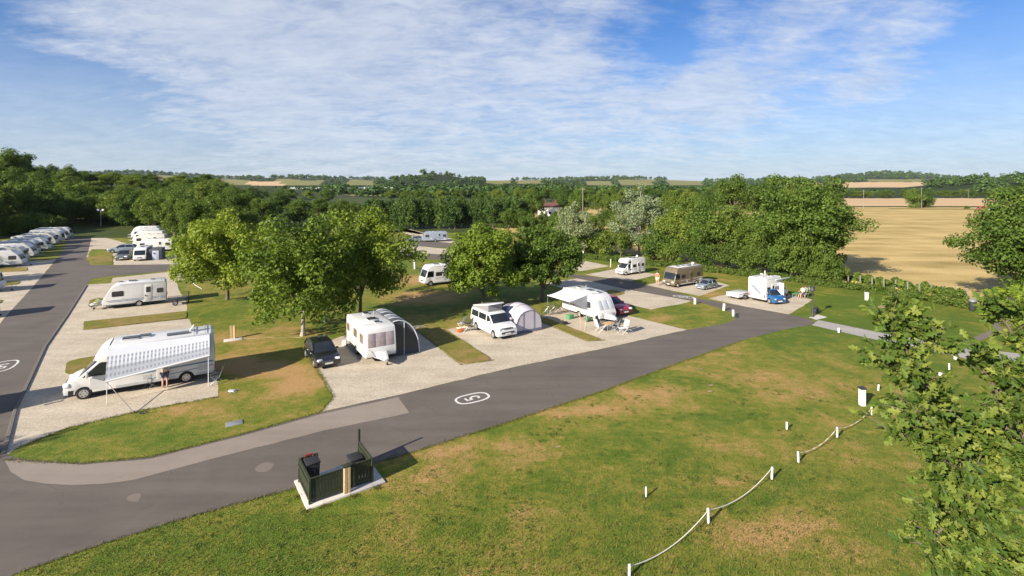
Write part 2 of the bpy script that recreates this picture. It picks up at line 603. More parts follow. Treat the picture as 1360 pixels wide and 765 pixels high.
def dry_at(X, Y):
    x, y = pix(X, Y, 0)
    s = 0.0
    for a, b, rx, ry, k in DRY:
        k = k * 1.4
        d = ((x - a) / rx) ** 2 + ((y - b) / ry) ** 2
        if d < 5:
            s += k * math.exp(-d)
    return s


def build_lawn():
    x0, x1, y0, y1, st = -150.0, 110.0, 4.0, 128.0, 0.7
    xs, ys = np.arange(x0, x1 + st, st), np.arange(y0, y1 + st, st)
    V, dry = [], []
    for y in ys:
        for x in xs:
            V.append((x, y, 0.0))
            dry.append(dry_at(x, max(y, 12)))
    nx = len(xs)
    i, j = np.meshgrid(np.arange(nx - 1), np.arange(len(ys) - 1))
    a = (j * nx + i).ravel()
    me = np_mesh('lawn', np.array(V), np.stack([a, a + 1, a + nx + 1, a + nx], 1), LAWN, True)
    at = me.attributes.new('dry', 'FLOAT', 'POINT')
    at.data.foreach_set('value', np.array(dry, dtype=np.float32))
    return struct(link('lawn', me))


build_lawn()


# ---------------------------------------------------------------- flat layers
def dens(pts, step=0.6, jit=0.0, smooth=0, seed=1):
    rg = random.Random(seed)
    out = []
    n = len(pts)
    for i in range(n):
        a, b = Vector(pts[i]), Vector(pts[(i + 1) % n])
        L = (b - a).length
        k = max(1, int(L / step)) if L < 200 else 60
        nrm = Vector((-(b - a).y, (b - a).x, 0)).normalized() if L > 0 else Vector((0, 0, 0))
        for q in range(k):
            p = a.lerp(b, q / k)
            if 0 < q and jit:
                p = p + nrm * rg.gauss(0, jit)
            out.append(p)
    for _ in range(smooth):
        n = len(out)
        out = [(out[i - 1] + out[i] * 2 + out[(i + 1) % n]) / 4 for i in range(n)]
    return out


def sheet(name, pxs, z, m, jit=0.0, smooth=0, thick=0.0, world=False, step=0.6):
    pts = [Vector(p).to_3d() if world else gp(*p) for p in pxs]
    pts = dens(pts, step, jit, smooth, len(name) + int(abs(pts[0].x) * 10))
    bm = bmesh.new()
    vs = [bm.verts.new((p.x, p.y, z)) for p in pts]
    f = bm.faces.new(vs)
    f.normal_update()
    if f.normal.z < 0:
        f.normal_flip()
    if thick:
        r = bmesh.ops.extrude_face_region(bm, geom=[f])
        for e in r['geom']:
            if isinstance(e, bmesh.types.BMVert):
                e.co.z += thick
        bm.faces.ensure_lookup_table()
    bmesh.ops.triangulate(bm, faces=bm.faces[:], ngon_method='EAR_CLIP')
    bmesh.ops.recalc_face_normals(bm, faces=bm.faces[:]) if thick else None
    me = bpy.data.meshes.new(name)
    bm.to_mesh(me)
    bm.free()
    me.materials.append(m)
    return struct(link(name, me))


G1, G2, G3, G4 = 0.004, 0.008, 0.012, 0.016
# farm land behind the hedge
sheet('golden_field', [(640, 300), (660, 275), (1000, 274.5), (1500, 276), (1900, 560), (1290, 401), (1046, 366), (900, 349), (790, 329), (700, 315)], G1, STUBBLE, step=6)
sheet('pale_field', [(900, 273.5), (1000, 263.5), (1330, 263), (1700, 264), (1760, 275), (1300, 273.7)], G1, PALEF, step=20)
sheet('brown_field', [(280, 262), (300, 255), (505, 259), (512, 270), (390, 276), (280, 276)], G1, PALEF, step=20)
sheet('field_track', [(1180, 276.4), (1500, 279), (1500, 281), (1180, 277.6)], G2, STRIPG, step=20)
# gravel pitches
sheet('gravel_pitch', [(116, 378), (150, 376), (233, 372), (238, 386), (248, 402), (248, 413), (111, 427), (111, 438), (248, 423.5), (252, 424), (257, 438), (284, 468), (289, 510),
                       (290, 527), (188, 545), (94, 567), (22, 595), (6, 607), (5, 600), (20, 545), (60, 460), (88, 420)], G1, GRAVEL, 0.03)
sheet('gravel_pitch', [(150, 369), (243, 359), (247, 363), (244, 372), (147, 376)], G1 - .002, GRAVEL, 0.03)
sheet('gravel_pitch', [(151, 352), (150, 344), (240, 338), (262, 341), (260, 350.5)], G1, GRAVEL, 0.03)
sheet('gravel_pitch', [(75, 344), (62, 346), (-200, 352), (-260, 470), (-60, 495), (0, 432), (10, 421)], G1, GRAVEL, 0.03)
sheet('gravel_pitch', [(95, 312), (110, 311), (128, 313), (150, 318), (190, 330), (150, 340), (150, 331), (122, 331), (112, 344), (118, 340)], G1, GRAVEL, 0.03)
sheet('gravel_pitch', [(407, 465), (443, 527), (428, 546.5), (543, 521), (680, 488), (800, 463), (912, 438), (838, 420), (790, 402), (760, 400), (718, 421), (700, 421), (588, 438), (560, 432), (470, 440)], G1, GRAVEL, 0.03)
sheet('gravel_pitch', [(725, 376), (768, 369.5), (833, 384), (919, 399.5), (912, 402), (865, 411), (833, 404), (800, 398), (757, 386)], G1, GRAVEL, 0.03)
sheet('gravel_pitch', [(760, 349), (775, 346), (810, 353.5), (772, 360), (745, 358)], G1, GRAVEL, 0.03)
sheet('gravel_pitch', [(777, 365), (818, 357), (876, 364.5), (838, 373)], G1, GRAVEL, 0.03)
sheet('gravel_pitch', [(859, 378.5), (880, 373), (930, 368), (969, 379), (929, 393), (892, 386)], G1, GRAVEL, 0.03)
sheet('gravel_pitch', [(941, 396.5), (973, 389), (1020, 385), (1080, 398), (1047, 418), (974, 404)], G1, GRAVEL, 0.03)
sheet('gravel_pitch', [(500, 330), (545, 326), (620, 333), (605, 338), (540, 338)], G1, GRAVEL, 0.03)
sheet('gravel_pitch', [(530, 306), (540, 304), (575, 313), (620, 320), (640, 330), (560, 321)], G1, GRAVEL, 0.03)
# grass tongues standing a little proud of the gravel
sheet('grass_strip', [(111, 427.5), (248, 413.5), (248, 423), (111, 438.5)], 0.0, STRIPG, 0.04, 1, 0.05)
sheet('grass_strip', [(88, 480), (122, 474), (200, 462), (200, 474), (119, 494), (86, 499)], 0.0, STRIPG, 0.04, 1, 0.05)
sheet('grass_strip', [(119, 398), (135, 395), (134, 405), (118, 409)], 0.0, STRIPG, 0.04, 1, 0.05)
sheet('grass_strip', [(550, 436), (612.5, 484.5), (656, 478.5), (590, 437), (575, 433)], 0.0, STRIPG, 0.04, 1, 0.05)
sheet('grass_strip', [(705, 421.5), (780, 453.5), (803, 452), (721, 421)], 0.0, STRIPG, 0.04, 1, 0.05)
sheet('grass_strip', [(790, 391), (812, 384.5), (832, 389), (822, 393), (800, 394)], 0.0, STRIPG, 0.04, 1, 0.05)
sheet('grass_strip', [(-60, 357), (37, 355), (36, 360), (-60, 365)], 0.0, STRIPG, 0.04, 1, 0.05)
sheet('grass_strip', [(-40, 376), (27, 373), (24, 378), (-40, 384)], 0.0, STRIPG, 0.04, 1, 0.05)
sheet('grass_strip', [(-70, 404), (5, 398), (0, 404), (-70, 412)], 0.0, STRIPG, 0.04, 1, 0.05)
sheet('grass_strip', [(117, 342), (149, 340), (150, 351), (120, 352)], 0.0, STRIPG, 0.04, 1, 0.05)
for px, py, w_ in ((931, 490, 4), (944, 511.5, 5), (943, 519.5, 5), (741, 593, 6), (1172, 407.5, 7), (1199, 425.5, 9), (1210, 424, 6)):
    sheet('bare_patch', [(px - w_, py), (px - w_ * .4, py - w_ * .3), (px + w_ * .6, py - w_ * .28), (px + w_, py + .2), (px + w_ * .3, py + w_ * .3), (px - w_ * .5, py + w_ * .25)], G1, EARTH, 0.04, 1, step=.2)
# roads
ROAD = [(-200, 845), (20, 763), (130, 725), (240, 690), (395, 648), (545, 601), (660, 565), (800, 519), (900, 482), (985, 452), (1040, 438), (1079, 431),
        (1083, 426), (1045, 417), (974, 404.5), (930, 397), (892, 387), (839, 374), (768, 365), (720, 357), (680, 350.5), (600, 338.5), (520, 334), (520, 342), (600, 345.5), (700, 359.5),
        (768, 370), (833, 384.5), (919, 399.8), (945, 406), (965, 412), (976, 419), (975, 426), (962, 430), (912, 438.3), (800, 463.5), (680, 488.5), (543, 521.5), (428, 547),
        (320, 577.5), (200, 607.5), (110, 615.5), (30, 610), (5, 606), (20, 545.5), (60, 460.5), (88, 420.5), (116, 377), (121, 370), (147, 367), (251, 357), (330, 352),
        (330, 348), (258, 350.3), (150, 352.3), (122, 352), (114, 345), (118, 331), (122, 313), (100, 306), (92, 312), (85, 330), (75, 346), (40, 385), (8, 420), (0, 430), (-60, 490), (-200, 640)]
sheet('road', ROAD, G2, TARMAC, 0.02, 1)
sheet('road', [(520, 322), (545, 317), (600, 323), (660, 333), (640, 336), (590, 329), (545, 326)], G2, TARMAC, 0.02)
sheet('pale_tarmac_strip', [(6, 612), (14, 627), (32, 638), (60, 642.5), (95, 644.5), (135, 643), (180, 637), (300, 605), (430, 572), (543.5, 548.5), (529, 527.5), (430, 549.5), (320, 579.5),
                            (200, 609.5), (110, 617.5), (30, 612)], G3, TARPALE, 0.015)
for q in ([(165, 664), (172, 657), (190, 655), (184, 668)], [(338, 622), (350, 614), (366, 616), (356, 627), (340, 627)]):
    sheet('tarmac_patch', q, G3, PATCHM, 0.05, 2, step=.15)
sheet('path', [(1078, 432), (1087, 425.5), (1181, 445), (1268, 459), (1346, 469), (1480, 484), (1480, 505), (1360, 489), (1322, 485), (1228, 464), (1162, 451)], G3, PATHM, 0.015)
sheet('path', [(1267, 458.6), (1290, 449), (1313, 440), (1322, 428), (1312, 416), (1300, 410), (1306, 409), (1324, 418), (1332, 430), (1330, 442), (1300, 453), (1291, 462)], G2, PATHB, 0.01, 1)
sheet('path', [(1074, 421.5), (1086, 418), (1099, 421.5), (1084, 425)], G3 + .002, CONC)
sheet('earth_mound', [(88, 312), (100, 303), (128, 301), (152, 305), (160, 312), (130, 313)], G2, EARTH, 0.1, 2)
sheet('path', [(518, 302), (540, 303.5), (566, 310), (556, 311), (533, 307)], G1, GRAVEL, 0.05)


# low kerb of dark setts beside the left road
def kerb(pxs, w=0.16, h=0.10):
    mb = MB()
    pts = [gp(*p) for p in pxs]
    for a, b in zip(pts, pts[1:]):
        d = (b - a)
        n = max(1, int(d.length / 0.9))
        for k in range(n):
            c = a.lerp(b, (k + .5) / n)
            mb.box((c.x, c.y, h / 2 - .02), (d.length / n - .015, w, h), math.atan2(d.y, d.x))
    return struct(mb.build('kerb', mat('kerb concrete', (0.13, 0.115, 0.10), 0.85, scale=4), bevel=0.012, seg=1))


kerb([(5, 603), (20, 546), (60, 461), (88, 421), (115, 379)])
kerb([(1087, 425.4), (1181, 444.6), (1268, 458.4)], 0.10, 0.06)


# speed roundels: an oval ring round a 5
def roundel(px, py, ang, a=1.25, b=0.62, name='road_marking', lw=0.13):
    g = gp(px, py)
    mb = MB()
    n = 40

    def rad(t, ex):
        return Vector((math.copysign(abs(math.cos(t)) ** .75, math.cos(t)) * (a - ex), math.copysign(abs(math.sin(t)) ** .75, math.sin(t)) * (b - ex)))
    vs, fs = [], []
    for k in range(n):
        t = 2 * math.pi * k / n
        for ex in (0, lw):
            p = rad(t, ex)
            vs.append((p.x, p.y, 0))
    for k in range(n):
        q = (k + 1) % n
        fs.append((2 * k, 2 * k + 1, 2 * q + 1, 2 * q))
    mb.add(vs, fs)
    # the figure, drawn with its top towards +x (stretched along the road)
    path = [(.62, -.26), (.62, .22), (.12, .22), (.16, .02), (.10, -.16), (-.12, -.27), (-.40, -.26), (-.58, -.10), (-.60, .10), (-.46, .25)]
    path = [(x * a * .46 / .75, y * b * .82 / .75) for x, y in path]
    w = 0.075
    L, Rr = [], []
    for i, p in enumerate(path):
        p = Vector(p)
        d = (Vector(path[min(i + 1, len(path) - 1)]) - Vector(path[max(i - 1, 0)])).normalized()
        nn = Vector((-d.y, d.x)) * w
        L.append(p + nn)
        Rr.append(p - nn)
    for i in range(len(path) - 1):
        mb.add([(L[i].x, L[i].y, 0), (Rr[i].x, Rr[i].y, 0), (Rr[i + 1].x, Rr[i + 1].y, 0), (L[i + 1].x, L[i + 1].y, 0)], [(0, 1, 2, 3)])
    o = mb.build(name, PAINT, smooth=False)
    for p in o.data.polygons:
        if p.normal.z < 0:
            p.flip()
    o.location = (g.x, g.y, G4)
    o.rotation_euler = (0, 0, ang)
    return struct(o)


roundel(627.5, 529, R(211), 1.06, 0.62)
roundel(4, 486.5, R(300), 1.3, 0.72)
roundel(908, 394.3, R(150), 1.15, 0.5)

# ---------------------------------------------------------------- foliage
RG = np.random.default_rng(11)


def leaves(cen, rad, n, size, up=0.5, out=0.7, flat=0.8, rg=RG, aspect=0.62):
    """diamond leaf faces scattered through clumps; returns V, F"""
    cen = np.asarray(cen, float)
    rad = np.asarray(rad, float)
    w = rad ** 2
    idx = rg.choice(len(cen), n, p=w / w.sum())
    d = rg.normal(size=(n, 3))
    d /= np.linalg.norm(d, axis=1, keepdims=True)
    r = rg.random(n) ** 0.38
    off = d * (r * rad[idx])[:, None]
    off[:, 2] *= flat
    P = cen[idx] + off
    nrm = d * out + rg.normal(size=(n, 3)) * 0.55 + np.array([0, 0, up])
    nrm /= np.linalg.norm(nrm, axis=1, keepdims=True)
    t = np.cross(nrm, rg.normal(size=(n, 3)))
    t /= np.linalg.norm(t, axis=1, keepdims=True)
    b = np.cross(nrm, t)
    s = size * (0.6 + 0.8 * rg.random(n))[:, None]
    V = np.empty((n, 4, 3))
    V[:, 0] = P - t * s
    V[:, 1] = P + b * s * aspect + nrm * s * .12
    V[:, 2] = P + t * s
    V[:, 3] = P - b * s * aspect + nrm * s * .12
    return V.reshape(-1, 3), np.arange(n * 4).reshape(n, 4)


def crown_clumps(rg, Rx, Rz, zc, n, cr=(0.2, 0.34), lo=-0.85, lump=0.22, egg=0.0):
    cen, rad = [], []
    ph = rg.random(6) * 6.28
    while len(cen) < n:
        d = rg.normal(size=3)
        d /= np.linalg.norm(d)
        if d[2] < lo:
            continue
        az = math.atan2(d[1], d[0])
        k = 1 + lump * (math.sin(2 * az + ph[0]) * .5 + math.sin(3 * az + ph[1] + 2 * d[2]) * .5 + math.sin(5 * d[2] + ph[2]) * .4)
        f = (rg.random() ** 0.45) * 0.84
        wd = 1.0 - egg * d[2] * f
        c = rg.uniform(*cr) * Rx
        cen.append((d[0] * Rx * f * k * wd, d[1] * Rx * f * k * wd, zc + d[2] * Rz * f * (1 + .1 * math.sin(az * 2 + ph[3]))))
        rad.append(c)
    return np.array(cen), np.array(rad)


def trunk_mesh(name, cen, h0, zt, r0, bark, nl=9, rg=RG, lean=0.25):
    mb = MB()
    p = [(0, 0, -.25), (0, 0, .02), (.03, .02, h0 * .5), (.06, -.04, h0), (.1, .05, h0 + (zt - h0) * .4), (.05, .1, zt)]
    mb.tube(p, [r0 * 1.45, r0 * 1.25, r0 * .95, r0 * .85, r0 * .5, r0 * .12], 9)
    k = rg.choice(len(cen), min(nl, len(cen)), replace=False)
    for i in k:
        e = Vector(cen[i])
        s = Vector((.05, 0, h0 * rg.uniform(.75, 1.0) + max(0, (e.z - h0)) * .15))
        m = s.lerp(e, .5) + Vector((0, 0, .12 * (e - s).length))
        mb.tube([s, m, e], [r0 * .5, r0 * .32, r0 * .08], 6)
    return mb.mesh(name, bark)


def tree_data(seed, h, Rx, h0, nclump, nleaf, size, leafm, bark=BARK, egg=0.0, cr=(0.2, 0.34), lump=0.22, r0=None, lo=-.85, flat=.8, aspect=.62, out=.7, up=.5):
    rg = np.random.default_rng(seed)
    Rz = (h - h0) / 2 * 1.06
    zc = h0 + (h - h0) / 2
    cen, rad = crown_clumps(rg, Rx, Rz, zc, nclump, cr, lo, lump, egg)
    # fit the foliage to the height asked for
    top = (cen[:, 2] + rad * flat * .9).max()
    cen[:, 2] += h - top
    V, Fq = leaves(cen, rad, nleaf, size, up, out, flat, rg, aspect)
    return (np_mesh('crown', V, Fq, leafm), trunk_mesh('trunk', cen, h0, h * .75, r0 or h * .02, bark, rg=rg))


def tree(name, data, label, cat, loc, rz=0.0, sc=(1, 1, 1), group=None):
    t = thing(name, label, cat, loc, rz, group)
    t.scale = sc
    link('crown', data[0], t)
    link('trunk', data[1], t)
    return t


def tree_px(name, data, h, px, base, top, label, cat, width=None, Rx=None, group=None, rz=None, z=0.0):
    g = gp(px, base)
    hh = (base - top) / F * g.y
    k = hh / h
    kx = (width / F * g.y) / (2 * Rx) if width else k
    return tree(name, data, label, cat, (g.x, g.y, z), random.uniform(0, 6.28) if rz is None else rz, (kx, kx, k), group)


# the five trees on the lawn between the pitches
LT = [
    ('lime green field tree standing behind the tree next to the black car', 302, 398, 276, 140, 8.6, LF_LAWN, 71),
    ('leafy lawn tree with slim pale trunk beside the black car', 402, 446, 284, 182, 9.4, LF_LAWN2, 72),
    ('broad lawn tree directly behind the white caravan with the charcoal porch awning', 478, 420, 273, 160, 9.6, LF_LAWN2, 73),
    ('bright green round lawn tree behind the campervan with the raised roof', 641, 408, 293, 120, 8.6, LF_LAWN, 74),
    ('darker lawn tree behind the lilac tent and bicycles', 720, 400, 297, 104, 8.2, LF_DARK, 75)]
for lab, px, base, top, wd, h, lm, sd in LT:
    g = gp(px, base)
    hh = (base - top) / F * g.y
    rx = wd / F * g.y / 2
    td = tree_data(sd, hh, rx * 1.0, hh * .12, 110, 24000, .135, lm, BARKP if sd == 72 else BARK, egg=.18, cr=(.12, .25), lump=.34, r0=.17, lo=-.92)
    tree('lawn_tree', td, lab, 'tree', (g.x, g.y, 0), 0.0, (1, 1, 1), 'trees on the lawn')

PB = [(10.0, 4.6, tree_data(101 + i, 10.0, 4.6, 1.2, 64, 10500, .17, [LF_DARK, LF_MID, LF_MID, LF_DARK][i], egg=.15, cr=(.18, .32), lo=-.95, lump=.3)) for i in range(4)]
PBUSH = [(5.0, 3.4, tree_data(121 + i, 5.0, 3.4, .3, 44, 6500, .14, [LF_MID, LF_DARK, LF_HEDGE][i], cr=(.2, .36), lo=-1.0, r0=.1, lump=.35)) for i in range(3)]
PCON = [(8.0, 1.5, tree_data(131 + i, 8.0, 1.5, .2, 60, 3000, .2, LF_CON, egg=.55, cr=(.28, .5), lo=-1.0, r0=.12, flat=1.5, aspect=.4)) for i in range(2)]
PSIL = (11.0, 5.0, tree_data(141, 11.0, 5.0, .8, 90, 20000, .115, LF_SILV, BARKP, egg=.30, cr=(.13, .24), lump=.4, lo=-1))
PWIL = (8.5, 4.2, tree_data(142, 8.5, 4.2, .5, 74, 15000, .12, LF_GREYG, BARK, egg=.25, cr=(.15, .28), lump=.35, lo=-1))
PBIG = (12.5, 6.0, tree_data(143, 12.5, 6.0, 1.4, 130, 24000, .15, LF_DARK, BARKP, egg=.12, cr=(.15, .27), lump=.24, lo=-.95, flat=.6))
PRIGHT = (12.5, 6.5, tree_data(144, 12.5, 6.5, 1.0, 140, 30000, .145, LF_DARK, BARK, egg=.2, cr=(.15, .27), lump=.24, lo=-1, flat=.55))

# hedge-line trees right of centre: kind, x, base, top, width, label
B, U = 'B', 'U'
HL = [
    (PSIL, 'poplar_tree', 849, 339, 243, 88, 'tall silvery white poplar behind the white overcab motorhome'),
    (PWIL, 'willow_tree', 765, 338, 267, 66, 'grey green willow left of the silvery poplar'),
    (PBIG, 'oak_tree', 1068, 371, 231, 136, 'large spreading dark tree with pale trunk behind the motorhome showing its flat rear'),
    (PRIGHT, 'oak_tree', 1372, 412, 243, 172, 'large dark tree at the right edge of the golden field'),
    (PB[1], 'broadleaf_tree', 975, 300, 230, 58, 'tall dark tree breaking the skyline left of the large spreading tree'),
    (PB[0], 'broadleaf_tree', 1021, 300, 234, 44, 'smaller skyline tree beside the large spreading tree'),
]
for d, nm, x, b, t, w, lab in HL:
    tree_px(nm, d[2], d[0], x, b, t, lab, 'tree', w, d[1], None, 0.4 if d in (PBIG, PRIGHT) else None)
HROW = [(B, 0, 743, 333, 284, 52), (U, 0, 800, 338, 300, 56), (U, 2, 824, 341, 306, 44), (U, 1, 872, 345, 298, 56), (B, 2, 900, 346, 276, 62), (U, 0, 893, 349, 312, 44), (B, 3, 932, 350, 262, 72),
        (U, 1, 930, 354, 318, 50), (B, 1, 966, 354, 272, 74), (U, 2, 965, 359, 322, 52), (B, 0, 1000, 357, 284, 66), (U, 0, 1000, 363, 326, 54), (B, 2, 1028, 362, 266, 62), (U, 1, 1036, 368, 330, 52), (U, 2, 1062, 374, 336, 40), (U, 1, 1086, 376, 340, 36), (B, 3, 1050, 372, 290, 70), (B, 1, 1088, 374, 286, 56), (U, 0, 1096, 376, 332, 44),
        (B, 3, 915, 320, 256, 60), (B, 0, 880, 322, 262, 60), (U, 1, 780, 332, 296, 40), (U, 0, 1116, 376, 350, 28), (B, 1, 1102, 366, 290, 46)]
for k, i, x, b, t, w in HROW:
    d = (PB if k == B else PBUSH)[i]
    tree_px('broadleaf_tree' if k == B else 'shrub', d[2], d[0], x, b, t, 'green leafy tree in the crowded row behind the field hedge' if k == B else 'bushy shrub at the foot of the tree row behind the field hedge',
            'tree' if k == B else 'shrub', w, d[1], 'hedgerow trees behind the right pitches' if k == B else 'shrubs under the hedgerow trees')

# conifer screen
for i in range(34):
    x = 488 + i * 6.4 + random.uniform(-1, 1)
    d = PCON[i % 2]
    tree_px('cypress_tree', d[2], d[0], x, 305 - i * .1 + random.uniform(-1, 1), 262 + random.uniform(-3, 4) - (3 if i > 24 else 0), 'dark green cypress in the tall conifer screen beyond the far pitches', 'tree', random.uniform(17, 23), d[1], 'cypress screen')
for x, b, t, w in [(498, 309, 296, 26), (515, 308, 297, 22), (533, 308, 299, 20), (632, 312, 300, 30), (655, 316, 303, 26)]:
    d = PBUSH[1]
    tree_px('shrub', d[2], d[0], x, b, t, 'low round bush in front of the conifer screen', 'shrub', w, d[1], 'bushes before the conifer screen')

# wood on the left, climbing the hill
LW = []
for x, b, t, w in [(-70, 318, 238, 75), (-20, 312, 236, 66), (30, 308, 240, 62), (66, 306, 246, 55), (98, 303, 252, 48), (126, 301, 256, 42), (152, 303, 256, 40), (178, 306, 257, 44), (204, 309, 254, 46),
                   (232, 322, 258, 52), (258, 328, 262, 50), (286, 312, 252, 56), (238, 306, 246, 50), (316, 305, 248, 50), (12, 300, 225, 60), (110, 299, 242, 50), (268, 300, 238, 54), (170, 300, 245, 46)]:
    LW.append((x, b, t, w))
for i, (x, b, t, w) in enumerate(LW):
    d = PB[i % 4]
    g = gp(x, b)
    z = lefthill(g.x, g.y)
    tree_px('broadleaf_tree', d[2], d[0], x, b, t + 0, 'leafy tree at the front edge of the wood behind the parked caravans', 'tree', w, d[1], 'wood edge behind the caravans', None, -.2)
for i in range(34):
    x = -70 + i * 12 + random.uniform(-3, 3)
    if 78 < x < 90:
        continue
    bs = 303 + (9 if x < 70 else 0) + (5 if x > 235 else 0) - (3 if 90 < x < 155 else 0) + random.uniform(-1, 1)
    d = PBUSH[i % 3]
    g = gp(x, bs)
    tree_px('shrub', d[2], d[0], x, bs, bs - random.uniform(22, 34), 'leafy shrub filling the foot of the wood behind the parked caravans', 'shrub', random.uniform(26, 38), d[1], 'shrubs along the wood edge', None, lefthill(g.x, g.y) - .2)
LTOP = [(-200, 185), (-60, 190), (0, 199), (30, 207), (62, 219), (92, 224), (120, 231), (160, 234), (200, 233), (240, 229), (272, 228), (300, 236), (330, 244)]
for row, (dep, dx) in enumerate([(150, 24), (172, 25), (200, 27), (235, 30)]):
    x = -110 + row * 9
    while x < 335:
        tp = float(np.interp(x, [a for a, b in LTOP], [b for a, b in LTOP])) + (3 - row) * 6 + random.uniform(-2, 4)
        X = (x - 680) / F * dep
        zt = H + (YH - tp) / F * dep
        zg = lefthill(X, dep)
        hh = max(6.5, min(15.5, zt - zg + .4))
        d = PB[random.randrange(4)]
        tree('broadleaf_tree', d[2], 'dense wood tree on the slope behind the front edge of the left wood', 'tree', (X, dep + random.uniform(-4, 4), zg - .3), random.uniform(0, 6.28),
             (1.0 * random.uniform(.95, 1.25),) * 2 + (hh / d[0],), 'wood on the left slope')
        x += dx * random.uniform(.85, 1.15)
d = PB[3]
tree('skyline_tree', d[2], 'flat topped tree standing clear on the skyline above the left wood', 'tree', ((93 - 680) / F * 178, 178, 7.2), 1.0, (1.15, 1.15, 1.18))
tree('skyline_tree', PB[1][2], 'dark dome shaped tree highest on the left skyline', 'tree', ((18 - 680) / F * 172, 172, 9.2), 2.0, (1.5, 1.5, 1.52))

for k, (X, Y) in enumerate([(-80, 52), (-90, 65), (-97, 75), (-102, 83), (-109, 91), (-116, 100), (-124, 110)]):
    tree('broadleaf_tree', PB[1][2], 'leafy boundary tree shading the left row of caravans', 'tree', (X, Y, 0), X, (.95, .95, 1.25), 'boundary trees left of the caravans')
tree('broadleaf_tree', PB[0][2], 'narrow tree left of the viewer whose shadow falls on the road corner', 'tree', (-35.5, 12.5, 0), 1.0, (.36, .36, .9))
# scattered trees of the middle distance
MD = []
for x, b, t, w in [(676, 312, 276, 34), (703, 316, 282, 34), (722, 306, 281, 26), (742, 312, 280, 30), (757, 304, 278, 26), (782, 312, 282, 30), (802, 306, 276, 28), (818, 316, 284, 34), (838, 318, 286, 30), (690, 306, 276, 26), (1095, 312, 262, 40), (1060, 306, 258, 44), (345, 300, 262, 44), (372, 290, 250, 34), (395, 300, 262, 40), (425, 295, 262, 36), (452, 300, 264, 36), (470, 292, 268, 30), (700, 295, 256, 36), (684, 300, 262, 38), (712, 290, 250, 30), (668, 298, 254, 34),
                   (748, 286, 254, 30), (772, 292, 250, 34), (795, 286, 254, 26), (815, 296, 256, 34), (735, 300, 284, 26), (895, 290, 252, 32), (915, 288, 250, 30), (938, 292, 252, 34), (955, 286, 250, 28), (1000, 292, 246, 36), (1045, 290, 244, 36),
                   (1100, 288, 250, 34), (640, 272, 252, 24), (610, 270, 250, 24), (585, 269, 251, 22), (560, 269, 250, 22), (540, 268, 251, 20), (520, 268, 252, 20), (660, 274, 250, 26), (690, 276, 248, 26), (352, 274, 252, 22), (385, 272, 250, 22), (410, 270, 252, 18), (435, 272, 251, 20)]:
    MD.append((x, b, t, w))
for i, (x, b, t, w) in enumerate(MD):
    d = PB[(i * 3 + 1) % 4]
    tree_px('broadleaf_tree', d[2], d[0], x, b, t, 'mid green tree among the scattered trees of the middle distance', 'tree', w, d[1], 'middle distance trees')
for i in range(44):
    x = 690 + i * 15.5 + random.uniform(-5, 5)
    if 1108 < x < 1320 or 650 < x < 655:
        b = random.uniform(262.8, 263.6)
        t = b - random.uniform(9, 13)
        w = random.uniform(14, 22)
    else:
        b = random.uniform(266, 273)
        t = random.uniform(247, 252)
        w = random.uniform(20, 32)
    d = PB[i % 4]
    tree_px('broadleaf_tree', d[2], d[0], x, b, t, 'small distant tree in the dark belt beyond the fields', 'tree', w, d[1], 'dark tree belt beyond the fields')
d = PBUSH[1]
tree_px('field_thorn', d[2], d[0], 1213, 276, 250, 'dark bush standing alone at the top of the golden field, left part', 'shrub', 30, d[1])
tree_px('field_thorn', d[2], d[0], 1228, 275.5, 254, 'dark bush standing alone at the top of the golden field, right part', 'shrub', 26, d[1])
tree_px('shrub', d[2], d[0], 1283, 277.5, 273, 'tiny round bush beside the track left of the red vehicle', 'shrub', 9, d[1])


# far woods: one mass of small crowns
def far_wood():
    rg = np.random.default_rng(5)
    protos = []
    for i in range(5):
        cen, rad = crown_clumps(rg, 4.6, 4.2, 4.6, 16, (.35, .55), -1, .3, .1)
        V, Fq = leaves(cen, rad, 95, 1.15, .6, .9, .8, rg, .8)
        protos.append(V)
    out = []
    n = 0
    tries = 0
    while n < 5200 and tries < 90000:
        tries += 1
        Y = 430 * (3400 / 430.0) ** rg.random()
        px = rg.uniform(-260, 1640)
        X = (px - 680) / F * Y
        if Y < 520 and 1120 < px < 1330:
            continue
        z = hz(X, Y)
        if cover(X, Y, z) != 1:
            continue
        k = rg.uniform(.7, 1.35) * (1.0 + .25 * (Y > 1500) + .5 * (Y > 2200))
        x, y = pix(X, Y, z + 8.8 * k)
        if any(field_at(x, y + dy, 1500) != 1 for dy in (.6, 1.6)):
            continue
        a = rg.uniform(0, 6.28)
        V = protos[rg.integers(5)].copy()
        c, s = math.cos(a), math.sin(a)
        W = np.stack([(V[:, 0] * c - V[:, 1] * s) * k * 1.2 + X, (V[:, 0] * s + V[:, 1] * c) * k * 1.2 + Y, V[:, 2] * k + z - .6], 1)
        out.append(W)
        n += 1
    V = np.concatenate(out)
    o = link('far_wood', np_mesh('far_wood', V, np.arange(len(V)).reshape(-1, 4), LF_FAR))
    o['kind'] = 'stuff'
    o['label'] = 'distant dark green woods covering the hills along the skyline'


far_wood()


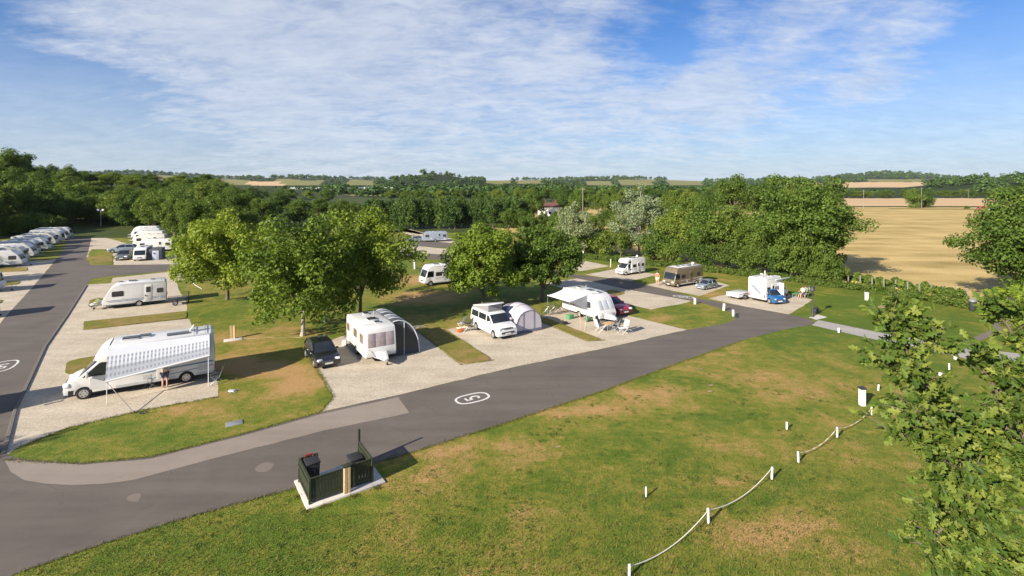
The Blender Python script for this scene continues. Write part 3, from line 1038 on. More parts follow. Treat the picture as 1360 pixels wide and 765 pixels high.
# hedges
def hedge(name, pxs, w, h, n, size, m, label, cat, top=1.0, lump=.2):
    rg = np.random.default_rng(len(label))
    pts = [gp(*p) for p in pxs]
    o0 = pts[0].copy()
    cen, rad = [], []
    for a, b in zip(pts, pts[1:]):
        L = (b - a).length
        k = max(2, int(L / .34))
        nn = Vector((-(b - a).y, (b - a).x, 0)).normalized()
        for i in range(k):
            for zz in ((.3, .62, .9) if h > .6 else (.4, .8)):
                p = a.lerp(b, (i + rg.random()) / k) + nn * rg.uniform(-.36, .36) * w - o0
                r = min(.42, w * .3) * rg.uniform(.8, 1.15)
                cen.append((p.x, p.y, max(r * .4, h * zz * (1 + rg.uniform(-lump, lump)) - r * .5)))
                rad.append(r)
    V, Fq = leaves(np.array(cen), np.array(rad), n, size, .5, .6, .85, rg)
    V[:, 2] = np.maximum(V[:, 2], 0.02)
    o = link(name, np_mesh(name, V, Fq, m))
    o.location = o0
    return tag(o, label, cat)


hedge('hedge', [(770, 342), (850, 351), (960, 363), (1046, 373), (1150, 387), (1215, 397), (1292, 411)], 1.5, .85, 52000, .095, LF_HEDGE, 'long low clipped green hedge between the right pitches and the field', 'hedge', lump=.05)
hedge('rough_hedge', [(1128, 374), (1190, 384), (1240, 392), (1285, 402)], 2.4, 1.15, 26000, .11, LF_DARK, 'taller rough green growth along the near edge of the golden field', 'hedge', lump=.18)
for q in ([(1050, 371), (1128, 379)], [(860, 350), (1045, 370)], [(1128, 379), (1290, 405)]):
    o = hedge('dry_grass', q, 1.0, .42, 5000, .09, LF_REED, 'x' * int(q[0][0] % 17 + 3), 'grass', lump=.5)
    del o['category']
    o['kind'] = 'stuff'
    o['label'] = 'tall dry straw coloured grass beside the field hedge'
hedge('shrub', [(1318, 420), (1345, 428), (1385, 440)], 3.2, 2.6, 6500, .17, LF_LAWN, 'bright green shrub behind the oak branches at the right of the path', 'shrub', lump=.4)


# the near oak whose branches reach in at the right
def leaf_shape():
    pts = [(0, 0), (.10, .06), (.22, .05), (.30, .20), (.38, .22), (.42, .11), (.52, .12), (.60, .27), (.70, .27), (.72, .13), (.82, .15), (.92, .12), (1.0, 0)]
    return pts + [(x, -y) for x, y in pts[-2:0:-1]]


def near_oak():
    rg = np.random.default_rng(3)
    base = Vector((11.2, 10.4, 0))
    root = thing('oak_tree', 'near oak tree with lobed sunlit leaves reaching in at the lower right', 'tree', base)

    def P(px, py, Y):
        return Vector(((px - 680) / F * Y, Y, H + (YH - py) / F * Y))
    limbs = [
        ([P(1440, 860, 10.4), P(1350, 730, 10.0), P(1285, 600, 9.7), P(1235, 520, 9.5), P(1200, 455, 9.4), P(1183, 418, 9.4)], .075, 1.0),
        ([P(1350, 730, 10.0), P(1290, 690, 9.4), P(1250, 700, 9.1), P(1228, 735, 9.0)], .045, 1.0),
        ([P(1285, 600, 9.7), P(1230, 585, 9.3), P(1185, 575, 9.1)], .035, .9),
        ([P(1420, 800, 10.2), P(1370, 640, 9.8), P(1330, 540, 9.6), P(1300, 470, 9.6)], .07, 1.0),
        ([P(1370, 640, 9.8), P(1325, 600, 9.3), P(1280, 560, 9.1)], .035, 1.0),
        ([P(1450, 640, 10.2), P(1390, 520, 9.9), P(1345, 445, 9.8), P(1318, 405, 9.8)], .06, 1.0),
        ([P(1390, 520, 9.9), P(1360, 500, 9.5), P(1325, 500, 9.4)], .03, .9),
        ([P(1235, 520, 9.5), P(1200, 500, 9.3), P(1165, 472, 9.3)], .025, .7),
        ([P(1200, 455, 9.4), P(1225, 448, 9.2), P(1240, 462, 9.1)], .02, .6),
        ([P(1350, 730, 10.0), P(1330, 700, 9.2), P(1300, 720, 8.9), P(1270, 750, 8.8)], .04, 1.0),
        ([P(1400, 760, 9.8), P(1370, 690, 9.2), P(1340, 660, 8.9)], .04, 1.0),
        ([P(1235, 520, 9.5), P(1225, 545, 9.2), P(1195, 548, 9.1)], .02, .8),
        ([P(1400, 760, 9.8), P(1350, 760, 9.0), P(1310, 775, 8.8)], .04, 1.0),
        ([P(1285, 600, 9.7), P(1262, 640, 9.2), P(1236, 660, 9.05)], .025, .8),
    ]
    for k in range(15):
        s = P(rg.uniform(1380, 1450), rg.uniform(560, 830), rg.uniform(9.6, 10.4))
        ex, ey = [(1290, 585), (1250, 610), (1290, 650), (1275, 690), (1330, 590), (1340, 650), (1310, 700), (1262, 750), (1330, 740), (1300, 775), (1358, 700), (1352, 560), (1215, 590), (1236, 690), (1345, 780)][k]
        e = P(ex, ey, rg.uniform(8.7, 9.7))
        limbs.append(([s, s.lerp(e, .5) + Vector((0, 0, .12)), e], .035, .95))
    tb = MB()
    tb.tube([base + Vector((0, 0, -.3)), base + Vector((0, 0, 2)), base + Vector((.1, .1, 5)), P(1440, 860, 10.4) + Vector((.2, .1, 0)), P(1450, 640, 10.2)], [.32, .26, .2, .15, .06], 10)
    cen, dirs, rads = [], [], []
    for pts, r, dn in limbs:
        n = len(pts)
        if n > 2:
            ip = []
            for i in range(n - 1):
                for q in range(3):
                    ip.append(pts[i].lerp(pts[i + 1], q / 3) + Vector(rg.normal(size=3)) * .03)
            ip.append(pts[-1])
        tb.tube(ip, [r * (1 - .8 * i / (len(ip) - 1)) for i in range(len(ip))], 7)
        # twigs
        for i in range(2, len(ip)):
            for q in range(5 if dn > .8 else 4):
                p = ip[i].lerp(ip[i - 1], rg.random())
                d = Vector(rg.normal(size=3))
                d.z = abs(d.z) * .6 + .1
                d = (d.normalized() + (ip[i] - ip[i - 1]).normalized() * .6).normalized()
                L = rg.uniform(.30, .85) * (1 - .35 * i / len(ip)) * (dn ** .5)
                e = p + d * L
                tb.tube([p, p.lerp(e, .5) + Vector((0, 0, .02)), e], [.010, .007, .003], 4, False)
                for k in range(int((19 if dn == .95 else 12) * dn)):
                    f = rg.uniform(.25, 1.08)
                    cen.append(p.lerp(e, f) + Vector(rg.normal(size=3)) * .035)
                    dirs.append((d + Vector(rg.normal(size=3)) * .75).normalized())
    sh = leaf_shape()
    ns = len(sh)
    V, Fa = [], []
    for c, d in zip(cen, dirs):
        L = rg.uniform(.11, .25)
        up = (Vector((-.2, -.25, .75)) + Vector(rg.normal(size=3)) * .7).normalized()
        d = (d - up * d.dot(up))
        if d.length < .05:
            continue
        d.normalize()
        s = up.cross(d)
        bend = rg.uniform(.1, .5)
        o = len(V)
        for x, y in sh:
            z = -bend * x * x * .5 + abs(y) * .35 - abs(y) ** 2 * .5
            V.append(tuple(c + d * (x * L) + s * (y * L * 1.15) + up * (z * L)))
        mid = o
        # two halves folded along the midrib
        top = list(range(o, o + 13))
        bot = [o] + list(range(o + ns - 1, o + 12, -1)) + [o + 12]
        Fa.append(tuple(top))
        Fa.append(tuple(bot[::-1]))
    me = bpy.data.meshes.new('crown')
    me.from_pydata([tuple(Vector(v) - base) for v in V], [], Fa)
    me.materials.append(LF_NEAR)
    link('crown', me, root)
    tm = tb.mesh('trunk', BARK)
    tm.transform(Matrix.Translation(-base))
    link('trunk', tm, root)


near_oak()


# grass blades: fringes along the strip edges and tufts in the near lawn
def blades():
    rg = np.random.default_rng(9)
    P = []
    fr = [[(111, 438.5), (248, 423)], [(612.5, 484.5), (656, 478.5)], [(550, 436), (612.5, 484.5)], [(780, 453.5), (803, 452)], [(706, 422), (780, 453.5)], [(20, 763), (130, 725), (240, 690), (395, 648)], [(512, 612), (545, 602), (660, 566), (800, 520), (900, 483), (985, 453)],
          [(22, 595), (94, 567), (188, 545), (290, 527)], [(6, 610), (30, 613), (110, 616), (200, 607), (320, 577), (428, 547)], [(443, 527), (428, 546)], [(407, 465), (443, 527)]]
    for q in fr:
        pts = [gp(*p) for p in q]
        for a, b in zip(pts, pts[1:]):
            k = int((b - a).length * 130)
            t = rg.random(k)[:, None]
            p = np.array(a) * (1 - t) + np.array(b) * t
            p[:, :2] += rg.normal(size=(k, 2)) * .075
            P.append(p)
    k = 42000
    yy = 583 + (765 - 583) * rg.random(k) ** .8
    xx = rg.uniform(-20, 1380, k)
    Y = F * H / (yy - YH)
    X = (xx - 680) * Y / F
    # only on the near lawn
    line = np.interp(xx, [-200, 20, 240, 395, 545, 660, 800, 900, 1380], [845, 766, 693, 651, 605, 569, 523, 486, 300])
    ok = yy > line
    ok &= ~((xx > 385) & (xx < 516) & (yy > 600) & (yy < 682))
    P.append(np.stack([X, Y, X * 0], 1)[ok])
    for x, y in ((836, 766), (941, 695), (1025, 636.5), (1060.5, 614.5), (1112, 581.5), (1158, 551.5), (858, 660.5), (1045, 571), (1145, 538.5), (407, 679), (430, 672), (470, 659), (500, 648), (398, 660)):
        g = gp(x, y)
        k = 130
        P.append(np.stack([g.x + rg.normal(size=k) * .13, g.y + rg.normal(size=k) * .10, np.zeros(k)], 1))
    P = np.concatenate(P)
    n = len(P)
    h = rg.uniform(.035, .10, n)[:, None] * (.5 + 1.0 * rg.random(n)[:, None] ** 3 + .3)
    a = rg.uniform(0, 6.28, n)
    d = np.stack([np.cos(a), np.sin(a), a * 0], 1)
    lean = np.stack([rg.normal(size=n), rg.normal(size=n), np.abs(rg.normal(size=n)) + 1.2], 1)
    lean /= np.linalg.norm(lean, axis=1, keepdims=True)
    V = np.empty((n, 3, 3))
    V[:, 0] = P - d * .014
    V[:, 1] = P + d * .014
    V[:, 2] = P + lean * h
    o = link('grass', np_mesh('grass', V.reshape(-1, 3), np.arange(n * 3).reshape(n, 3), BLADE))
    o['kind'] = 'stuff'
    o['label'] = 'short tufts of grass along the verges and the near lawn'
    # broad leaved weeds and clover in loose colonies
    m = 420
    cx, cy = rg.uniform(-14, 26, m), rg.uniform(14, 34, m)
    px, py = 680 + F * cx / cy, YH + F * H / cy
    ok = py > np.interp(px, [-200, 20, 240, 395, 545, 660, 800, 900, 1380], [850, 770, 697, 655, 609, 573, 527, 490, 300])
    ok &= ~((px > 380) & (px < 522) & (py > 595) & (py < 690))
    cx, cy = cx[ok], cy[ok]
    cen, rad = [], []
    for x, y in zip(cx, cy):
        for _ in range(rg.integers(2, 9)):
            cen.append((x + rg.normal() * .35, y + rg.normal() * .3, .02))
            rad.append(rg.uniform(.05, .16))
    V, Fq = leaves(np.array(cen), np.array(rad), 15000, .028, 1.2, .3, .25, rg, .7)
    V[:, 2] = np.maximum(V[:, 2], .012)
    o = link('weeds', np_mesh('weeds', V, Fq, LF_HEDGE))
    o['kind'] = 'stuff'
    o['label'] = 'low clover and broad leaved weeds in the near lawn'


blades()

HAZE = 0.00003
# ---------------------------------------------------------------- light, sky, camera
EL, AZ = R(25), R(225)       # sun behind the camera to the left
sun = bpy.data.lights.new('sun', 'SUN')
sun.energy = 5.0
sun.angle = R(0.5)
sun.color = (1.0, 0.90, 0.76)
so = link('sun', sun)
dv = Vector((math.sin(AZ) * math.cos(EL), math.cos(AZ) * math.cos(EL), math.sin(EL)))
so.rotation_euler = dv.to_track_quat('Z', 'Y').to_euler()
so.location = (-40, -40, 60)

W = bpy.data.worlds.new('World')
S.world = W
W.use_nodes = True
nt = W.node_tree
nt.nodes.clear()
wo = nt.nodes.new('ShaderNodeOutputWorld')
sky = nt.nodes.new('ShaderNodeTexSky')
sky.sky_type = 'NISHITA'
sky.sun_disc = False
sky.sun_elevation = EL
sky.sun_rotation = AZ
sky.altitude = 50
sky.air_density = 1.0
sky.dust_density = 0.6
sky.ozone_density = 2.5
tc = N(nt, 'TexCoord').outputs['Generated']
sx = N(nt, 'SeparateXYZ', {0: tc})
zc = M(nt, 'MAXIMUM', sx.outputs[2], 0.0)
zp = M(nt, 'ADD', zc, 0.20)
cv = N(nt, 'CombineXYZ', {0: M(nt, 'DIVIDE', sx.outputs[0], zp), 1: M(nt, 'DIVIDE', sx.outputs[1], zp), 2: 0.0}).outputs[0]


def lobe(px, py, tight, amp):
    d = Vector(((px - 680) / F, 1.0, (YH - py) / F)).normalized()
    dt = N(nt, 'VectorMath', {0: tc, 1: tuple(d)}, operation='DOT_PRODUCT').outputs['Value']
    return M(nt, 'MULTIPLY', rng01(nt, dt, 1 - tight, 1.0), amp)


def warp(rot, sc, loc=(0, 0, 0)):
    m = N(nt, 'Mapping', {'Rotation': (0, 0, rot), 'Scale': sc, 'Location': loc})
    setin(m, 0, cv)
    return m.outputs[0]


n_big = noise(nt, warp(R(18), (.8, 1.1, 1), (1.3, .2, 0)), 1.0, 7, 0.6, 0.7)
n_streak = noise(nt, warp(R(28), (.45, 1.9, 1), (.4, 2.2, 0)), 1.3, 8, 0.64, 0.6)
n_rip = noise(nt, warp(R(-30), (1.0, 1.9, 1)), 9.0, 5, 0.66, 0.6)
n_mid = noise(nt, warp(R(10), (1.0, 1.3, 1)), 3.2, 6, 0.64, 0.5)
c = M(nt, 'MULTIPLY_ADD', n_big, 0.75, M(nt, 'MULTIPLY_ADD', n_streak, 0.55, M(nt, 'MULTIPLY_ADD', n_rip, 0.34, M(nt, 'MULTIPLY_ADD', n_mid, .5, -0.53))))
for l in (lobe(560, 60, .24, .27), lobe(260, 50, .06, .10), lobe(420, 110, .05, .08), lobe(930, 130, .06, .10), lobe(1130, 40, .014, .30), lobe(1220, 95, .010, .24), lobe(1000, 130, .02, .12), lobe(860, 50, .007, -.30), lobe(1060, 80, .006, -.20), lobe(1350, 50, .05, -.30),
          lobe(945, 12, .010, -.22), lobe(390, 5, .006, -.16), lobe(60, 140, .05, -.14), lobe(250, 160, .02, -.10), lobe(1180, 185, .04, -.10), lobe(300, 60, .05, .06)):
    c = M(nt, 'ADD', c, l)
cov = rng01(nt, c, 0.34, 0.92)
# thin veil towards the horizon
veil = rng01(nt, zc, 0.30, 0.0)
cov = M(nt, 'MAXIMUM', M(nt, 'MULTIPLY', cov, 0.78), M(nt, 'MULTIPLY', veil, 0.66))
ccol = ramp(nt, M(nt, 'MULTIPLY_ADD', n_rip, .4, M(nt, 'MULTIPLY', n_mid, .6)), [(.3, (5.6, 6.5, 8.2)), (.62, (8.6, 9.1, 10.0))])
skyc = mixc(nt, 1.0, sky.outputs[0], (0.62, 1.00, 1.52), 'MULTIPLY')
fin = mixc(nt, cov, skyc, ccol)
bg = N(nt, 'Background', {'Color': fin, 'Strength': 0.042})
nt.links.new(bg.outputs[0], wo.inputs[0])

hm, hn, ho = nt_new('air')
pv = N(hn, 'VolumePrincipled', {'Color': (.80, .88, 1.0, 1), 'Density': HAZE, 'Anisotropy': 0.0})
hn.links.new(pv.outputs[0], ho.inputs[1])
hb = MB().box((0, 1500, 44), (26000, 12000, 104)).build('haze', hm, smooth=False)
hb['kind'] = 'stuff'
hb['label'] = 'thin bluish summer haze over the valley'

cam = bpy.data.cameras.new('camera')
cam.sensor_width = 36
cam.lens = F / 1360 * 36
cam.shift_y = -(382.5 - YH) / 1360
cam.clip_start = 0.1
cam.clip_end = 20000
co = link('camera', cam)
co.location = (0, 0, H)
co.rotation_euler = (R(90), 0, 0)
S.camera = co
S.view_settings.view_transform = 'Standard'
S.view_settings.look = 'None'
S.view_settings.gamma = 1
S.view_settings.use_curve_mapping = False
S.view_settings.exposure = 1.1
S.cycles.max_bounces = 6
S.cycles.transparent_max_bounces = 8

# ---------------------------------------------------------------- vehicle kit (local frame: +x forward, +y left)
def arch(prof_top, zb, wheels, x_front, x_rear, r):
    """close a side profile along the bottom, cutting round wheel arches; prof_top runs front -> rear over the top"""
    out = list(prof_top)
    out.append((x_rear, zb))
    for wx in sorted(wheels):
        for k in range(9):
            a = math.pi - math.pi * k / 8
            z = r + .0 + math.sin(a) * r * 1.12
            if k in (0, 8):
                z = zb
            out.append((wx + math.cos(a) * r * 1.16, max(zb, z)))
    out.append((x_front, zb))
    return out


def side_panel(mb, poly, ys, side, t=.012, inn=.03):
    n = len(poly)
    vs = []
    for off in (-inn, t):
        for x, z in poly:
            y = ys(x, z) if callable(ys) else ys
            vs.append((x, side * (y + off), z))
    fs = [tuple(range(n)), tuple(range(2 * n - 1, n - 1, -1))]
    for i in range(n):
        j = (i + 1) % n
        fs.append((i, i + n, j + n, j))
    mb.add(vs, fs)


def rrect(x0, z0, x1, z1, r=.06, sl=0.0):
    """rounded rectangle; sl slants it"""
    out = []
    for cx, cz, a0 in ((x1 - r, z1 - r, 0), (x0 + r, z1 - r, 90), (x0 + r, z0 + r, 180), (x1 - r, z0 + r, 270)):
        for k in range(4):
            a = R(a0 + 30 * k)
            out.append((cx + r * math.cos(a) + sl * (cz + r * math.sin(a) - z0), cz + r * math.sin(a)))
    return out


def end_panel(mb, p0, p1, w0, w1, u0, u1, v0=0.0, v1=1.0, t=.014, inn=.03, curve=0.0):
    """panel on a front or rear face running from p0 (x, z low) to p1 (high)"""
    d = Vector((p1[0] - p0[0], 0, p1[1] - p0[1]))
    n = Vector((d.z, 0, -d.x)).normalized()
    if n.x * (1 if p0[0] > 0 else -1) < 0:
        n = -n
    vs = []
    for off in (-inn, t):
        for u, v in ((u0, v0), (u1, v0), (u1, v1), (u0, v1)):
            w = w0 + (w1 - w0) * v
            q = Vector((p0[0], 0, p0[1])) + d * v + n * off
            vs.append((q.x - curve * u * u, u * w, q.z))
    mb.add(vs, [(0, 1, 2, 3), (7, 6, 5, 4), (0, 4, 5, 1), (1, 5, 6, 2), (2, 6, 7, 3), (3, 7, 4, 0)])


_wm = {}


def wheel(root, x, y, r=.32, w=.2, rim=ALLOY):
    k = (r, w, rim.name)
    if k not in _wm:
        a = MB().lathe([(r * .55, -w / 2), (r * .9, -w / 2), (r, -w * .36), (r, w * .36), (r * .9, w / 2), (r * .55, w / 2)], 20, axis='Y').mesh('wheel', BLACK)
        m = MB()
        m.lathe([(r * .12, -w * .52), (r * .62, -w * .55), (r * .66, -w * .45), (r * .66, w * .45), (r * .62, w * .55), (r * .12, w * .52)], 18, axis='Y')
        b = m.mesh('rim', rim)
        h = MB()
        for s in (-1, 1):
            for q in range(6):
                aa = 2 * math.pi * q / 6
                h.box((math.cos(aa) * r * .42, s * w * .53, math.sin(aa) * r * .42), (r * .13, .02, r * .2), ry=-aa)
        c = h.mesh('rim_slot', BLACK, smooth=False)
        _wm[k] = (a, b, c)
    a, b, c = _wm[k]
    t = link('wheel', a, root)
    t.location = (x, y, r)
    ri = link('rim', b, t)
    me = ri.data
    if len(me.materials) < 2:
        pass
    sl = link('rim_slot', c, t)
    return t


def underbody(root, x0, x1, w, z0, z1, m=BLACK):
    return MB().box(((x0 + x1) / 2, 0, (z0 + z1) / 2), (x1 - x0, w, z1 - z0)).build('underbody', m, root)


def roof_bits(root, items, z):
    """roof hatches: x, y, length, width, open angle"""
    for x, y, l, w, op in items:
        h = MB().box((x, y, z + .03), (l, w, .09)).build('roof_hatch', LGREY, root, bevel=.015)
        g = MB().box((x + (l * .5 * (1 - math.cos(op)) if op else 0), y, z + .10 + (l * .5 * math.sin(op) if op else 0)), (l * .92, w * .92, .03), ry=op).build('hatch_lid', ACRYL if op == 0 else WHITE, h, bevel=.008)


def caravan(label, L=5.6, W=2.2, Ht=2.58, nose='steep', group=None, bodym=WHITE, winm=ACRYL, frontm=None, door=1, stripes=(STRIPE,), name='touring_caravan', side_windows=None, axle=-.15, cover=False):
    r = thing(name, label, 'caravan', group=group)
    h = L / 2
    if nose == 'steep':
        f = [(h - .02, .50), (h, .95), (h - .16, 1.12), (h - .42, 2.05), (h - .62, 2.30), (h - 1.0, Ht - .05), (h - 1.4, Ht)]
    elif nose == 'aero':
        f = [(h - .02, .46), (h + .02, .85), (h - .14, 1.15), (h - .62, 2.05), (h - .95, 2.36), (h - 1.35, Ht - .06), (h - 1.9, Ht)]
    else:
        f = [(h - .05, .50), (h, .85), (h - .05, 1.05), (h - .22, 2.10), (h - .34, 2.36), (h - .62, Ht - .03), (h - .9, Ht)]
    top = f + [(-h + .5, Ht), (-h + .16, Ht - .08), (-h + .03, Ht - .3), (-h, 1.5), (-h + .03, .50)]
    wr = .31
    prof = arch(top, .42, [axle], h - .08, -h + .06, wr)
    MB().prism(prof, -W / 2, W / 2).build('body', bodym, r, bevel=.075, seg=3)
    MB().prism([(h - 1.4, Ht - .02), (-h + .5, Ht - .02), (-h + .5, Ht + .012), (h - 1.4, Ht + .012)], -W / 2 + .14, W / 2 - .14).build('roof_panel', bodym, r, bevel=.01)
    underbody(r, -h + .2, h - .3, W - .30, .30, .62)
    for s in (-1, 1):
        wheel(r, axle, s * (W / 2 - .12), wr, .19)
    # windows either side
    sw = side_windows or [(h - 1.75, 1.22, h - .75, 1.86), (-.35, 1.32, .45, 1.86), (-h + .25, 1.25, -h + 1.15, 1.86)]
    for s in (-1, 1):
        for (a, b, c_, d) in sw:
            if s == door and a < -.2 and a > -1.6:
                continue
            mb = MB()
            side_panel(mb, rrect(a, b, c_, d, .09), W / 2, s, .016)
            mb.build('window', winm, r, bevel=.006, seg=1)
        for k, st in enumerate(stripes):
            mb = MB()
            side_panel(mb, [(h - .35 - k * .2, .86 - k * .13), (-h + .1, .86 - k * .13), (-h + .1, .92 - k * .13), (h - .35 - k * .2, .92 - k * .13)], W / 2, s, .007)
            mb.build('side_stripe', st, r, smooth=False)
        mb = MB()
        side_panel(mb, [(h - .12, .43), (axle + .5, .43), (axle + .5, .52), (h - .12, .52)], W / 2, s, .014)
        side_panel(mb, [(axle - .5, .43), (-h + .12, .43), (-h + .12, .52), (axle - .5, .52)], W / 2, s, .014)
        mb.build('sill_trim', LGREY, r, smooth=False)
    for s in (-1, 1):
        mb = MB()
        side_panel(mb, [(h - 1.5, Ht - .15), (-h + .3, Ht - .15), (-h + .3, Ht - .115), (h - 1.5, Ht - .115)], W / 2 - .004, s, .014)
        mb.build('awning_rail', LGREY, r, smooth=False)
        mb = MB()
        for sx_ in (h - 1.9, .62, -.62, -h + 1.3):
            side_panel(mb, [(sx_, .56), (sx_ + .012, .56), (sx_ + .012, Ht - .18), (sx_, Ht - .18)], W / 2, s, .003)
        mb.build('panel_seam', LGREY, r, smooth=False)
        mb = MB()
        side_panel(mb, rrect(.75, .72, 1.15, .98, .03), W / 2, s, .012)
        mb.build('service_hatch', LGREY, r, smooth=False)
        mb = MB()
        side_panel(mb, rrect(-h + .5, .62, -h + .85, .86, .03), W / 2, s, .012)
        mb.build('service_hatch', LGREY, r, smooth=False)
    # door
    mb = MB()
    dx = -1.15
    side_panel(mb, rrect(dx - .32, .48, dx + .32, 2.28, .08), W / 2, door, .018)
    d = mb.build('door', bodym, r, bevel=.008)
    mb = MB()
    side_panel(mb, rrect(dx - .2, 1.45, dx + .2, 2.05, .06), W / 2 + .018, door, .012)
    mb.build('pane', winm, d)
    mb = MB().box((dx + .26, door * (W / 2 + .045), 1.12), (.09, .05, .16))
    mb.build('handle', DGREY, d, bevel=.01)
    # front windows
    i0 = 2
    p0, p1 = f[i0], f[i0 + 1]
    fm = frontm or winm
    for u0, u1 in ((-.86, -.36), (-.32, .32), (.36, .86)):
        mb = MB()
        end_panel(mb, p0, p1, W / 2, W / 2 - .02, u0, u1, .06, .94, .018)
        mb.build('front_window', fm, r, bevel=.01)
    # rear: window, lamps, handles
    mb = MB()
    end_panel(mb, (-h + .01, 1.25), (-h + .02, 1.95), W / 2, W / 2, -.62, .62, 0, 1, .02)
    mb.build('rear_window', winm, r, bevel=.01)
    for s in (-1, 1):
        MB().box((-h - .005, s * (W / 2 - .16), .78), (.06, .14, .36)).build('tail_lamp', REDLENS, r, bevel=.015)
        MB().tube([(h - .03, s * (W / 2 - .14), .70), (h + .07, s * (W / 2 - .14), .74), (h + .06, s * (W / 2 - .14), 1.0), (h - .04, s * (W / 2 - .14), 1.04)], .014, 6).build('grab_handle', LGREY, r)
    # tow bar
    mb = MB()
    for s in (-1, 1):
        mb.tube([(h - .3, s * .55, .40), (h + 1.05, s * .05, .44)], .035, 6)
    mb.tube([(h + .95, 0, .44), (h + 1.25, 0, .46)], [.045, .05], 8)
    tb = mb.build('tow_bar', STEEL, r)
    MB().tube([(h + .75, .16, .02), (h + .75, .16, .75)], .024, 8).build('jockey_stem', STEEL, tb)
    MB().lathe([(.03, -.04), (.10, -.04), (.10, .04), (.03, .04)], 12, (h + .75, .16, .10), 'Y').build('jockey_wheel', BLACK, tb)
    if cover:
        MB().prism([(h - .05, .36), (h + 1.05, .40), (h + 1.12, .56), (h + .72, .74), (h - .02, .80)], -.40, .40, lambda x, z: 1 - .62 * sm(h, h + 1.1, x)).build('hitch_cover', bodym, r, bevel=.05)
    roof_bits(r, [(.3, 0, .7, .7, 0), (-1.5, .1, .42, .42, 0), (1.3, .1, .42, .42, 0)], Ht)
    MB().tube([(-.9, .5, Ht), (-.9, .5, Ht + .32), (-.75, .5, Ht + .36)], .02, 6).build('aerial', LGREY, r)
    return r


